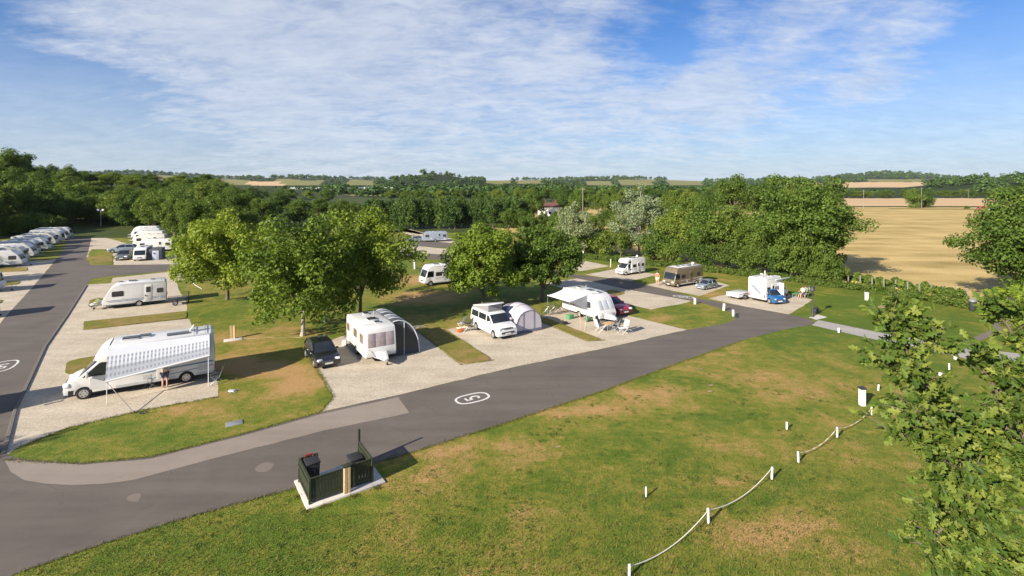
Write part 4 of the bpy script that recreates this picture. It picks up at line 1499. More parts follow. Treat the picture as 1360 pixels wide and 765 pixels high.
def motorhome(kind, label, L=7.0, W=2.25, Ht=2.85, group=None, bodym=WHITE, trim=STRIPE, winm=ACRYL, door=-1, lower=None, stripes=True):
    r = thing('motorhome', label, 'motorhome', group=group)
    h = L / 2
    lower = lower or bodym
    wr = .35
    cw = 2.02
    fx, rx = h - .95, -h + 1.55
    if kind == 'aclass':
        front = [(h - .02, .42), (h, .72), (h - .06, 1.08), (h - .14, 1.22), (h - .52, 2.22), (h - .62, 2.5), (h - .95, Ht - .06), (h - 1.3, Ht)]
        prof = arch(front + [(-h + .2, Ht), (-h + .03, Ht - .14), (-h, 1.2), (-h + .05, .45)], .40, [fx, rx], h - .06, -h + .08, wr)
        MB().prism(prof, -W / 2, W / 2).build('body', bodym, r, bevel=.09, seg=3)
        mb = MB()
        end_panel(mb, front[3], front[4], W / 2, W / 2 - .04, -.88, .88, .02, 1.0, .016)
        mb.build('windscreen', GLASS, r, bevel=.02)
        for s in (-1, 1):
            MB().box((h - .06, s * (W / 2 - .30), .86), (.14, .42, .20)).build('headlight', CHROME, r, bevel=.04)
            m = MB().box((h - .14, s * (W / 2 + .16), 2.02), (.12, .2, .34))
            m.tube([(h - .32, s * (W / 2 - .05), 2.3), (h - .14, s * (W / 2 + .14), 2.15)], .03, 6)
            m.build('mirror', DGREY, r, bevel=.03)
            mb = MB()
            side_panel(mb, [(h - .30, 1.28), (h - 1.35, 1.28), (h - 1.35, 2.12), (h - .60, 2.12)], W / 2, s, .014)
            mb.build('cab_window', GLASS, r, bevel=.006, seg=1)
        MB().box((h + .01, 0, .74), (.05, .85, .20)).build('grille', DGREY, r, bevel=.02)
        MB().box((h + .005, 0, .50), (.04, .5, .11)).build('number_plate', WHITE2, r)
        hx = h - 1.6
    else:
        # separate cab: bonnet, windscreen and doors
        bon = [(h - .04, .36), (h, .62), (h - .05, .90), (h - .14, 1.02), (h - .28, 1.12), (h - .50, 1.20), (h - .66, 1.25)]
        cab = arch(bon + [(h - 1.95, 1.26), (h - 2.35, 1.26), (h - 2.35, .45)], .36, [fx], h - .05, h - 2.35, wr)
        m = MB().prism(cab, -cw / 2, cw / 2)
        m = MB().prism(cab, -cw / 2, cw / 2, lambda x, z: 1 - .16 * sm(h - .75, h + .05, x))
        m.build('cab', lower, r, bevel=.09, seg=3)
        up = [(h - .66, 1.235), (h - 1.58, 2.06), (h - 1.8, 2.14), (h - 2.42, 2.14), (h - 2.42, 1.245)]
        MB().prism(up, -cw / 2, cw / 2, lambda x, z: .985 - .10 * (z - 1.25)).build('cab_roof', lower, r, bevel=.05, seg=2)
        ws = MB()
        end_panel(ws, (h - .69, 1.262), (h - 1.55, 2.034), cw / 2 * .98, cw / 2 * .91, -.93, .93, .02, .97, .015)
        ws.build('windscreen', GLASS, r, bevel=.015)
        for s in (-1, 1):
            mb = MB()
            side_panel(mb, [(h - .88, 1.27), (h - 2.22, 1.27), (h - 2.22, 1.98), (h - 1.66, 1.98)], lambda x, z: cw / 2 * (.985 - .10 * (z - 1.25)), s, .012)
            mb.build('cab_window', GLASS, r, bevel=.006, seg=1)
            mb = MB()
            side_panel(mb, rrect(h - 2.22, .52, h - 1.22, 1.22, .06), cw / 2, s, .009)
            d = mb.build('cab_door', lower, r, bevel=.006, seg=1)
            mb = MB()
            side_panel(mb, rrect(h - 2.12, .98, h - 1.90, 1.05, .02), cw / 2 + .009, s, .02)
            mb.build('handle', DGREY, d)
            m = MB().box((h - 1.12, s * (cw / 2 + .17), 1.46), (.11, .2, .36))
            m.tube([(h - 1.2, s * (cw / 2 - .02), 1.36), (h - 1.12, s * (cw / 2 + .15), 1.36)], .025, 6)
            m.build('mirror', WHITE2, r, bevel=.03)
            MB().box((h - .17, s * (cw / 2 - .20), .92), (.30, .30, .24), rz=-s * .25).build('headlight', CHROME, r, bevel=.05)
        MB().box((h + .005, 0, .78), (.05, 1.05, .20)).build('grille', DGREY, r, bevel=.02)
        MB().box((h + .01, 0, .48), (.04, .5, .11)).build('number_plate', WHITE2, r)
        bx = h - 2.15
        box = arch([(bx, .48), (bx, 1.9), (bx, Ht - .05), (bx - .05, Ht), (-h + .22, Ht), (-h + .05, Ht - .12), (-h, 1.2), (-h + .04, .50)], .40, [rx], bx, -h + .08, wr)
        MB().prism(box, -W / 2, W / 2).build('body', bodym, r, bevel=.07, seg=3)
        if kind == 'overcab':
            luton = [(bx + .04, 2.02), (h - 1.55, 2.02), (h - .98, 2.20), (h - .90, 2.42), (h - 1.05, 2.72), (h - 1.5, Ht + .02), (bx + .04, Ht + .02)]
            MB().prism(luton, -W / 2 + .02, W / 2 - .02).build('overcab_pod', bodym, r, bevel=.14, seg=3)
            for s in (-1, 1):
                mb = MB()
                side_panel(mb, rrect(h - 2.1, 2.28, h - 1.5, 2.58, .06), W / 2 - .02, s, .014)
                mb.build('window', winm, r)
        else:
            pod = [(bx + .04, 2.0), (h - 1.66, 2.02), (h - 1.46, 2.12), (h - 1.42, 2.28), (h - 1.54, 2.54), (h - 1.76, 2.76), (h - 2.05, Ht - .02), (bx + .04, Ht + .02)]
            MB().prism(pod, -W / 2 + .03, W / 2 - .03, lambda x, z: 1 - .20 * sm(bx, h - 1.2, x) - .08 * sm(2.3, Ht, z)).build('cab_fairing', bodym, r, bevel=.11, seg=3)
        hx = bx - .3
    underbody(r, -h + .15, h - .25, W - .36, .28, .60)
    for x in (fx, rx):
        for s in (-1, 1):
            wheel(r, x, s * ((cw if (kind != 'aclass' and x == fx) else W) / 2 - .13), wr, .22)
    for s in (-1, 1):
        span = hx + h - .4
        for a, l, zz in ((hx - .1, .95, 1.35), (hx - span * .42, .75, 1.45), (hx - span * .78, .7, 1.40)):
            if s == door and abs(a - (hx - span * .42)) < .01:
                continue
            mb = MB()
            side_panel(mb, rrect(a - l, zz, a, zz + .56, .08), W / 2, s, .015)
            mb.build('window', winm, r, bevel=.005, seg=1)
        if stripes:
            mb = MB()
            side_panel(mb, [(hx, .98), (-h + .1, 1.12), (-h + .1, 1.22), (hx, 1.03)], W / 2, s, .006)
            side_panel(mb, [(-.4, .62), (-h + .1, .88), (-h + .1, .94), (-.4, .66)], W / 2, s, .006)
            mb.build('side_stripe', trim, r, smooth=False)
        mb = MB()
        side_panel(mb, [(rx - .55, .41), (-h + .15, .41), (-h + .15, .56), (rx - .55, .56)], W / 2, s, .012)
        side_panel(mb, [(hx, .41), (rx + .55, .41), (rx + .55, .56), (hx, .56)], W / 2, s, .012)
        mb.build('skirt', LGREY, r, smooth=False)
        mb = MB()
        side_panel(mb, [(hx, Ht - .15), (-h + .3, Ht - .15), (-h + .3, Ht - .11), (hx, Ht - .11)], W / 2 - .004, s, .014)
        mb.build('awning_rail', LGREY, r, smooth=False)
        mb = MB()
        side_panel(mb, rrect(-h + .4, .66, -h + .9, 1.02, .03), W / 2, s, .010)
        mb.build('service_hatch', LGREY, r, smooth=False)
        mb = MB()
        side_panel(mb, rrect(hx - 1.7, .66, hx - 1.3, .92, .03), W / 2, s, .010)
        mb.build('service_hatch', LGREY, r, smooth=False)
        MB().box((-h - .0, s * (W / 2 - .14), .85), (.07, .13, .42)).build('tail_lamp', REDLENS, r, bevel=.015)
    dx = hx - (hx + h - .4) * .42 - .35
    mb = MB()
    side_panel(mb, rrect(dx - .33, .52, dx + .33, 2.3, .08), W / 2, door, .018)
    d = mb.build('door', bodym, r, bevel=.008)
    mb = MB()
    side_panel(mb, rrect(dx - .2, 1.45, dx + .2, 2.05, .06), W / 2 + .018, door, .01)
    mb.build('pane', winm, d)
    roof_bits(r, [(hx - .6, 0, .9, .6, 0), (-h + 1.2, .1, .42, .42, .9), (0, -.15, .62, .62, 0)], Ht)
    MB().box((-h + 2.0, .25, Ht + .05), (1.2, .55, .03)).build('solar_panel', GLASS, r)
    mb = MB()
    end_panel(mb, (-h + .0, 1.4), (-h + .01, 1.9), W / 2, W / 2, -.4, .4, 0, 1, .02)
    mb.build('rear_window', winm, r, bevel=.01)
    return r


def car(label, paint, L=4.2, W=1.74, Ht=1.46, style='hatch', group=None, name='parked_car', wheelr=.31):
    r = thing(name, label, 'car', group=group)
    h = L / 2
    fx, rx = h - .82, -h + .75
    if style == 'hatch':
        top = [(h - .03, .34), (h, .56), (h - .10, .70), (h - .35, .80), (h - 1.15, .94), (-h + .12, .98), (-h + .02, .80), (-h, .5), (-h + .05, .32)]
        cab = [(h - 1.12, .93), (h - 1.85, Ht - .05), (h - 2.15, Ht), (-h + .9, Ht - .01), (-h + .45, Ht - .08), (-h + .10, .965)]
    elif style == 'city':
        top = [(h - .02, .34), (h, .6), (h - .08, .78), (h - .25, .90), (h - .62, 1.0), (-h + .06, 1.02), (-h, .8), (-h, .5), (-h + .05, .32)]
        cab = [(h - .60, .99), (h - 1.1, Ht - .06), (h - 1.35, Ht), (-h + .45, Ht), (-h + .2, Ht - .1), (-h + .05, 1.0)]
    else:
        top = [(h - .03, .34), (h, .56), (h - .10, .70), (h - .35, .80), (h - 1.2, .92), (-h + .7, .96), (-h + .05, .92), (-h, .7), (-h, .5), (-h + .05, .32)]
        cab = [(h - 1.15, .91), (h - 1.95, Ht - .05), (h - 2.25, Ht), (-h + 1.4, Ht - .02), (-h + .55, .95)]
    prof = arch(top, .22, [fx, rx], h - .06, -h + .07, wheelr)
    wf = lambda x, z: 1 - .16 * max(0, abs(x) - h * .72) ** 1.5 - .05 * max(0, .5 - z)
    MB().prism(prof, -W / 2, W / 2, wf).build('body', paint, r, bevel=.06, seg=3)
    zb = cab[0][1]
    cf = lambda x, z: .93 - .26 * (z - zb) / (Ht - zb) * .8
    MB().prism(cab, -W / 2, W / 2, cf).build('glasshouse', GLASS, r, bevel=.03)
    # roof skin and pillars in body colour
    rp = [p for p in cab[1:-1]]
    m = MB()
    n = len(rp)
    vs, fs = [], []
    for x, z in rp:
        w = W / 2 * cf(x, z) + .012
        vs += [(x, -w, z + .004), (x, -w * .5, z + .03), (x, w * .5, z + .03), (x, w, z + .004), (x, w, z - .05), (x, -w, z - .05)]
    for i in range(n - 1):
        for k in range(6):
            q = (k + 1) % 6
            fs.append((i * 6 + k, i * 6 + q, i * 6 + 6 + q, i * 6 + 6 + k))
    fs += [(0, 1, 2, 3, 4, 5), tuple((n - 1) * 6 + k for k in (5, 4, 3, 2, 1, 0))]
    m.add(vs, fs)
    for s in (-1, 1):
        for a, b in ((cab[0], cab[1]), (cab[-1], cab[-2])):
            m.tube([(a[0], s * (W / 2 * cf(*a) - .01), a[1]), (b[0], s * (W / 2 * cf(*b)), b[1])], .035, 6)
        xm = (cab[0][0] + cab[-1][0]) / 2 - .05
        m.tube([(xm, s * (W / 2 * .93), zb), (xm - .05, s * (W / 2 * cf(0, Ht) + .005), Ht - .04)], .03, 6)
    m.build('roof', paint, r)
    underbody(r, -h + .15, h - .2, W - .30, .18, .55)
    for x in (fx, rx):
        for s in (-1, 1):
            wheel(r, x, s * (W / 2 - .11), wheelr, .19)
    for s in (-1, 1):
        MB().box((h - .13, s * (W / 2 - .27), .66), (.24, .34, .14), rz=-s * .35).build('headlight', CHROME, r, bevel=.035)
        MB().box((-h + .06, s * (W / 2 - .20), .76), (.14, .26, .18)).build('tail_lamp', REDLENS, r, bevel=.03)
        MB().box((cab[0][0] - .28, s * (W / 2 + .05), 1.0), (.12, .20, .13)).build('mirror', paint, r, bevel=.03)
        m = MB()
        for dx in (.42, -.55):
            side_panel(m, [(dx + .1, .80), (dx - .05, .80), (dx - .05, .83), (dx + .1, .83)], W / 2, s, .02)
        m.build('door_handle', DGREY if paint is not BLACKP else CHROME, r, smooth=False)
    MB().box((h - .02, 0, .52), (.06, .95, .16)).build('grille', DGREY, r, bevel=.02)
    MB().box((h + .01, 0, .42), (.04, .52, .11)).build('number_plate', WHITE2, r)
    MB().box((-h - .01, 0, .62), (.04, .52, .11)).build('number_plate', mat('yellow plate', (.65, .5, .06), .5), r)
    return r


# ---------------------------------------------------------------- 1 the large motorhome on the left
A1 = R(211)
m1 = motorhome('semi', 'long white motorhome with a chequered awning let down along its side', 7.5, 2.3, 2.92, trim=BLUEDEC, door=1)
put(m1, (7.5 / 2 - .95, 1.01), 111, 531, A1)
h1 = 3.75
# awning: fabric let out steeply from the roof edge to a front rail




RZ0, RZ1 = 1.32, 1.92        # the rail slopes down towards the cab to shed rain


def awning_fabric():
    x0, x1 = 1.62, -3.45
    vs, fs, ch = [], [], []
    nu, nv = 54, 14
    for j in range(nv + 1):
        v = j / nv
        for i in range(nu + 1):
            u = i / nu
            zr = RZ0 + (RZ1 - RZ0) * u
            y = float(np.interp(v, [0, .3, .65, 1], [1.16, 1.62, 2.12, 2.50]))
            t = float(np.interp(v, [0, .3, .65, 1], [0, .12, .48, 1]))
            vs.append((x0 + (x1 - x0) * u, y, 2.90 + (zr - 2.90) * t - .04 * math.sin(math.pi * u) * math.sin(math.pi * v)))
    for j in range(nv):
        for i in range(nu):
            fs.append((j * (nu + 1) + i, j * (nu + 1) + i + 1, (j + 1) * (nu + 1) + i + 1, (j + 1) * (nu + 1) + i))
            even = i % 2 == 0
            ch.append(2 if j in (6, 8, 10, 12) and even else 1 if (j in (7, 9) and even) or j >= 10 else 0)
    me = MB().add(vs, fs).mesh('awning_fabric', [mat('silver awning fabric', (.52, .535, .56), .7, var=.05), mat('mid grey awning check', (.34, .355, .39), .85), mat('grey awning check', (.22, .235, .27), .85)], smooth=True)
    for p, k in zip(me.polygons, ch):
        p.material_index = k
    return me


af = link('awning_fabric', awning_fabric(), m1)
m = MB().tube([(1.62, 2.50, RZ0 - .02), (-3.45, 2.50, RZ1 - .02)], .05, 8)
m.build('rail', WHITE2, af)
MB().box((-.9, 1.17, 2.90), (5.2, .12, .13)).build('awning_case', WHITE2, m1, bevel=.02)
for x, z in ((1.55, RZ0), (-3.38, RZ1)):
    MB().tube([(x, 2.50, z - .02), (x, 2.52, .02)], .022, 6).build('awning_leg', WHITE2, m1)
m = MB()
vs = [(-3.46, 1.16, 2.88), (-3.46, 1.62, 2.76), (-3.46, 2.12, 2.40), (-3.46, 2.48, 1.93), (-3.46, 1.16, 1.90)]
m.add(vs + [(x - .015, y, z) for x, y, z in vs], [(0, 1, 2, 3, 4), (9, 8, 7, 6, 5), (0, 5, 6, 1), (1, 6, 7, 2), (2, 7, 8, 3), (3, 8, 9, 4), (4, 9, 5, 0)])
m.build('awning_end_panel', AWNG, m1, smooth=False)
m = MB()
for x in (-3.2, -2.6):
    m.tube([(x, -1.0, 2.92), (x, -1.0, 3.0), (x, .9, 3.0), (x, .9, 2.92)], .02, 6)
m.build('roof_rail', STEEL, m1)


def loc(root, x, y):
    a = root.rotation_euler[2]
    c, s = math.cos(a), math.sin(a)
    return (root.location.x + c * x - s * y, root.location.y + s * x + c * y, 0)


# guy rope from the front awning leg to a peg
p = gp(178, 549)
q = Vector(loc(m1, 1.55, 2.5))
g = thing('guy_rope', 'dark guy strap running from the chequered awning down to a ground peg', 'rope', (p.x, p.y, 0))
MB().tube([Vector((0, 0, .04)), (q - p) + Vector((0, 0, RZ0 - .06))], .022, 6).build('strap', DGREY, g)
MB().tube([(0, 0, -.1), (0, 0, .14)], .03, 6).build('peg', BLACK, g)
m = MB()
for a in range(5):
    m.box((math.cos(a * 1.3) * .18, math.sin(a * 1.3) * .14 - .1, .035), (.10, .07, .06), a)
tag(m.build('peg_bag', DGREY, bevel=.01), 'small dark pegs and cord end lying where the guy strap meets the grass', 'pegs')
bpy.data.objects['peg_bag'].location = (p.x + .45, p.y + .15, 0)


# ---------------------------------------------------------------- people
def skin_mesh(name, pts, edges, rad, m, sub=2):
    me = bpy.data.meshes.new(name)
    me.from_pydata([tuple(p) for p in pts], edges, [])
    o = bpy.data.objects.new(name, me)
    COL.objects.link(o)
    sk = o.modifiers.new('skin', 'SKIN')
    for i, v in enumerate(me.skin_vertices[0].data):
        rr = rad[i]
        v.radius = rr if isinstance(rr, tuple) else (rr, rr)
        v.use_root = (i == 0)
    ss = o.modifiers.new('sub', 'SUBSURF')
    ss.levels = ss.render_levels = sub
    dg = bpy.context.evaluated_depsgraph_get()
    dg.update()
    nm = bpy.data.meshes.new_from_object(o.evaluated_get(dg))
    nm.name = name
    bpy.data.objects.remove(o)
    nm.materials.clear()
    nm.materials.append(m)
    nm.polygons.foreach_set('use_smooth', [True] * len(nm.polygons))
    return nm


def person(label, pose, top, bottom, group=None, sc=1.0):
    """pose: joints in metres, +x is where the person faces"""
    r = thing('person', label, 'person', group=group)
    J = pose
    names = ['pel', 'spi', 'che', 'nec', 'hea', 'cro', 'lsh', 'lel', 'lwr', 'lha', 'rsh', 'rel', 'rwr', 'rha', 'lhi', 'lkn', 'lan', 'lto', 'rhi', 'rkn', 'ran', 'rto']
    ix = {n: i for i, n in enumerate(names)}
    rad = dict(pel=(.15, .11), spi=(.14, .10), che=(.16, .11), nec=.055, hea=.095, cro=.075, lsh=.065, lel=.046, lwr=.034, lha=.042, rsh=.065, rel=.046, rwr=.034, rha=.042,
               lhi=.092, lkn=.06, lan=.042, lto=.042, rhi=.092, rkn=.06, ran=.042, rto=.042)
    E = [('pel', 'spi'), ('spi', 'che'), ('che', 'nec'), ('nec', 'hea'), ('hea', 'cro'), ('che', 'lsh'), ('lsh', 'lel'), ('lel', 'lwr'), ('lwr', 'lha'), ('che', 'rsh'), ('rsh', 'rel'), ('rel', 'rwr'), ('rwr', 'rha'),
         ('pel', 'lhi'), ('lhi', 'lkn'), ('lkn', 'lan'), ('lan', 'lto'), ('pel', 'rhi'), ('rhi', 'rkn'), ('rkn', 'ran'), ('ran', 'rto')]
    link('body', skin_mesh('body', [J[n] for n in names], [(ix[a], ix[b]) for a, b in E], [rad[n] for n in names], SKIN), r)

    def part(nm, chain, ed, grow, m, cut=None):
        pts = [Vector(J[c]) if isinstance(c, str) else Vector(J[c[0]]).lerp(Vector(J[c[1]]), c[2]) for c in chain]
        rr = []
        for c in chain:
            k = rad[c] if isinstance(c, str) else rad[c[1]]
            k = k if isinstance(k, tuple) else (k, k)
            rr.append((k[0] + grow, k[1] + grow))
        return link(nm, skin_mesh(nm, pts, ed, rr, m), r)
    part('shirt', ['che', 'spi', ('spi', 'pel', .8), 'lsh', ('lsh', 'lel', .6), 'rsh', ('rsh', 'rel', .6)], [(0, 1), (1, 2), (0, 3), (3, 4), (0, 5), (5, 6)], .022, top)
    part('shorts', ['pel', 'lhi', ('lhi', 'lkn', .75), 'rhi', ('rhi', 'rkn', .75)], [(0, 1), (1, 2), (0, 3), (3, 4)], .03, bottom)
    hd, cr = Vector(J['hea']), Vector(J['cro'])
    up = (cr - hd).normalized()
    m = MB()
    m.lathe([(.02, .16), (.07, .145), (.102, .09), (.112, .03), (.10, -.03)], 14)
    me = m.mesh('hair', HAIR)
    q = up.to_track_quat('Z', 'Y')
    me.transform(Matrix.Translation(hd - Vector((.02, 0, 0))) @ q.to_matrix().to_4x4())
    link('hair', me, r)
    fx = Vector((1, 0, 0)) if abs(up.x) < .7 else Vector((0, 0, -1))
    f = MB()
    for s in (-1, 1):
        f.lathe([(.004, 0), (.012, .004), (.004, .010)], 8, tuple(hd + fx * .094 + Vector((0, s * .034, .02))), 'X')
    f.build('eyes', BLACK, r)
    r.scale = (sc, sc, sc)
    return r


def stand_pose():
    return dict(pel=(0, 0, .93), spi=(.01, 0, 1.12), che=(0, 0, 1.34), nec=(.01, 0, 1.50), hea=(.03, 0, 1.62), cro=(.03, 0, 1.70), lsh=(0, .19, 1.40), lel=(.0, .25, 1.13), lwr=(.10, .24, .90), lha=(.14, .23, .82),
                rsh=(0, -.19, 1.40), rel=(.0, -.25, 1.13), rwr=(.10, -.24, .90), rha=(.14, -.23, .82), lhi=(0, .10, .88), lkn=(.03, .11, .48), lan=(0, .12, .08), lto=(.15, .13, .04), rhi=(0, -.10, .88), rkn=(.0, -.11, .48), ran=(-.04, -.12, .08), rto=(.11, -.13, .04))


def bend_pose():
    p = stand_pose()
    p.update(pel=(-.05, 0, .95), spi=(.08, 0, 1.10), che=(.28, 0, 1.22), nec=(.42, 0, 1.30), hea=(.53, 0, 1.33), cro=(.60, 0, 1.37), lsh=(.30, .19, 1.24), lel=(.36, .24, .98), lwr=(.50, .20, .80), lha=(.56, .18, .74), rsh=(.30, -.19, 1.24), rel=(.36, -.24, .98), rwr=(.50, -.20, .80), rha=(.56, -.18, .74))
    return p


def sit_pose():
    return dict(pel=(0, 0, .48), spi=(-.04, 0, .68), che=(-.08, 0, .90), nec=(-.06, 0, 1.06), hea=(-.03, 0, 1.18), cro=(-.03, 0, 1.26), lsh=(-.08, .19, .96), lel=(.02, .26, .72), lwr=(.24, .24, .66), lha=(.32, .22, .65),
                rsh=(-.08, -.19, .96), rel=(.02, -.26, .72), rwr=(.24, -.24, .66), rha=(.32, -.22, .65), lhi=(.02, .10, .47), lkn=(.42, .12, .48), lan=(.46, .13, .08), lto=(.60, .14, .04), rhi=(.02, -.10, .47), rkn=(.42, -.12, .48), ran=(.46, -.13, .08), rto=(.60, -.14, .04))


pp = person('person in a cream top and dark shorts leaning in under the chequered awning', bend_pose(), CREAMCL, NAVYCL)
put(pp, (0, 0), 219, 515, R(118))


# ---------------------------------------------------------------- camping furniture
def chair(label, fab, name='camping_chair', group=None, frame=STEEL):
    r = thing(name, label, 'chair', group=group)
    MB().grid(lambda u, v: (-.22 + .46 * u, -.24 + .48 * v, .44 - .03 * math.sin(math.pi * v) + .03 * u), 4, 4).build('seat', fab, r, solid=.02)
    MB().grid(lambda u, v: (-.22 - .20 * u, -.24 + .48 * v, .46 + .58 * u), 4, 4).build('backrest', fab, r, solid=.02)
    for s in (-1, 1):
        m = MB().tube([(.26, s * .27, .0), (-.24, s * .27, .44), (-.43, s * .27, 1.06)], .014, 6)
        m.tube([(-.30, s * .27, 0), (.24, s * .27, .46), (.26, s * .27, .64)], .014, 6)
        m.build('leg_frame', frame, r)
        MB().box((.0, s * .28, .66), (.50, .05, .03)).build('armrest', DGREY, r, bevel=.008)
    return r


def table(label, topm=WOODT, L=.9, Wd=.6, h=.7):
    r = thing('camping_table', label, 'table')
    m = MB()
    for k in range(6):
        m.box((0, -Wd / 2 + (k + .5) * Wd / 6, h), (L, Wd / 6 - .01, .025))
    m.build('tabletop', topm, r, bevel=.004, seg=1)
    for sx_ in (-1, 1):
        for sy in (-1, 1):
            MB().tube([(sx_ * (L / 2 - .06), sy * (Wd / 2 - .06), 0), (sx_ * (L / 2 - .1), sy * (Wd / 2 - .06), h - .015)], .014, 6).build('leg', STEEL, r)
    return r


c = chair('dark folding chair in the shade at the tail of the chequered awning motorhome', DGREY, frame=STEEL)
put(c, (0, 0), 287, 508, R(200))
c = chair('dark folding chair under the chequered awning beside the bending person', DGREY, frame=STEEL)
put(c, (0, 0), 199, 515, R(240))
m = MB()
for k in range(3):
    m.tube([(-.25 + .25 * k, -.2, .02), (-.2 + .25 * k, .25, .05)], .02, 6)
m.box((0, 0, .05), (.35, .25, .08))
tag(m.build('folded_stool', LGREY, bevel=.01), 'small pale folded frame lying on the grass off the motorhome tail', 'stool')
g = gp(308, 520)
bpy.data.objects['folded_stool'].location = (g.x, g.y, 0)

# ---------------------------------------------------------------- 2 white caravan on the far left pitch
m2 = caravan('clean white caravan standing broadside on the pitch beyond the long motorhome', 5.6, 2.2, 2.6, 'aero', door=1, side_windows=[(1.0, 1.28, 2.0, 1.84), (-.60, 1.48, .15, 1.84), (-2.5, 1.3, -1.9, 1.8)], axle=-.35, stripes=(STRIPE, BLUEDEC), cover=True)
put(m2, (2.7, 1.1), 137, 412, R(213), k=0.94)
g = gp(236, 404)
t = thing('storage_trailer', 'low dark frame trailer with an upright post behind the broadside caravan', 'trailer', (g.x, g.y, 0), R(33))
MB().box((0, 0, .62), (1.7, 1.1, .10)).build('deck', DSTEEL, t, bevel=.02)
m = MB()
for sx_ in (-.8, 0, .8):
    m.tube([(sx_, -.5, .66), (sx_, -.5, .95)], .02, 6)
m.tube([(-.8, -.5, .95), (.8, -.5, .95)], .02, 6)
m.build('side_rail', DSTEEL, t)
for s in (-1, 1):
    wheel(t, -.2, s * .60, .26, .15, STEEL)
MB().tube([(.95, 0, 0), (.95, 0, 1.25)], .06, 8).build('post', DSTEEL, t)
c = chair('small green bag chair by the nose of the broadside caravan', mat('olive fabric', (.10, .13, .05), .8), frame=DGREY)
put(c, (0, 0), 124, 412, R(250))

# ---------------------------------------------------------------- 3 older caravan, porch awning and black hatchback
A3 = R(302)
m3 = caravan('older white caravan with mauve blinded front windows facing the road', 5.3, 2.15, 2.45, 'old', bodym=WHITE, winm=BROWNW, frontm=BLIND, door=1, stripes=(STRIPE, mat('brown decal', (.30, .24, .20), .5)), cover=True,
             side_windows=[(1.05, 1.2, 1.9, 1.85), (-.55, 1.25, .35, 1.85), (-2.4, 1.25, -1.7, 1.8)], axle=.0)
put(m3, (2.62, -1.08), 486, 485, A3)
m = MB().tube([(1.5, -1.2, .31), (1.5, -1.35, .31)], .3, 14)
m3.scale = (1, 1, 1)
aw = thing('porch_awning', 'charcoal porch awning with pale piping joined to the older white caravan', 'awning', m3.location, A3)


def arc(v, x):
    """awning section at position v (0 at the caravan roof, 1 at the ground)"""
    ys_ = [1.04, 1.42, 1.85, 2.3, 2.68, 2.92, 3.02, 3.06]
    zs_ = [2.52, 2.58, 2.48, 2.2, 1.72, 1.1, .5, .02]
    t = v * 7
    return (x, float(np.interp(t, range(8), ys_)), float(np.interp(t, range(8), zs_)))


xa0, xa1 = -1.9, 2.0
for k in range(4):
    a, b = xa0 + (xa1 - xa0) * k / 4, xa0 + (xa1 - xa0) * (k + 1) / 4
    MB().grid(lambda u, v: (arc(v, a + (b - a) * u)[0], arc(v, 0)[1], arc(v, 0)[2] - .03 * math.sin(math.pi * u)), 4, 18).build('roof_panel', [mat('mid grey awning fabric', (.20, .21, .23), .8), AWNG][k % 2], aw, solid=.012)
for k in range(5):
    x = xa0 + (xa1 - xa0) * k / 4
    MB().tube([arc(v / 18, x) for v in range(19)], .045, 6).build('air_beam', AWNP, aw)


def end_wall(x, nm, m_):
    pr = [arc(v / 18, x) for v in range(19)]
    vs = pr + [(x, 1.12, .02)]
    n = len(vs)
    vs2 = [(p[0] - .02, p[1], p[2]) for p in vs]
    MB().add(vs + vs2, [tuple(range(n)), tuple(range(2 * n - 1, n - 1, -1))] + [(i, i + n, (i + 1) % n + n, (i + 1) % n) for i in range(n)]).build(nm, m_, aw, smooth=False)


end_wall(xa1 - .03, 'front_wall', AWNG)
end_wall(xa0 + .05, 'rear_wall', AWNG)
for y0, y1, z1, z2 in ((1.2, 1.78, 2.35, 2.25), (1.98, 2.8, 2.15, 1.25)):
    m = MB()
    m.add([(xa1 - .02, y0, .5), (xa1 - .02, y1, .5), (xa1 - .02, y1, z2), (xa1 - .02, y0, z1), (xa1 + .0, y0, .5), (xa1 + .0, y1, .5), (xa1 + .0, y1, z2), (xa1 + .0, y0, z1)],
          [(0, 1, 2, 3), (7, 6, 5, 4), (0, 4, 5, 1), (1, 5, 6, 2), (2, 6, 7, 3), (3, 7, 4, 0)])
    m.build('mesh_window', MESHW, aw, smooth=False)
MB().tube([(xa1 + .01, 1.88, .03), (xa1 + .01, 1.88, 2.44)], .025, 6).build('zip', AWNP, aw)

c3 = car('black hatchback parked beside the older white caravan', BLACKP, 4.15, 1.75, 1.46, 'hatch')
put(c3, (2.05, 0), 437, 490, R(304), k=0.96)
c3b = m3

# ---------------------------------------------------------------- 4 campervan with lifted roof, lilac tent
A4 = R(303)
v = thing('campervan', 'white campervan with its pop up roof raised, parked by the lilac tent', 'campervan')
h = 2.45
lowp = arch([(h - .02, .34), (h, .66), (h - .10, .94), (h - .32, 1.08), (h - .95, 1.20), (-h + .04, 1.20), (-h, .9), (-h + .02, .36)], .28, [h - .9, -h + 1.0], h - .05, -h + .05, .34)
MB().prism(lowp, -.95, .95).build('body', WHITE2, v, bevel=.07, seg=3)
upf = lambda x, z: .985 - .115 * (z - 1.18) / .75
MB().prism([(h - .93, 1.18), (h - 1.72, 1.84), (h - 2.0, 1.93), (-h + .12, 1.91), (-h + .03, 1.75), (-h + .05, 1.18)], -.95, .95, upf).build('cabin', WHITE2, v, bevel=.05, seg=2)
m = MB()
end_panel(m, (h - .96, 1.20), (h - 1.70, 1.82), .94, .85, -.94, .94, .02, .97, .014)
m.build('windscreen', GLASS, v, bevel=.012)
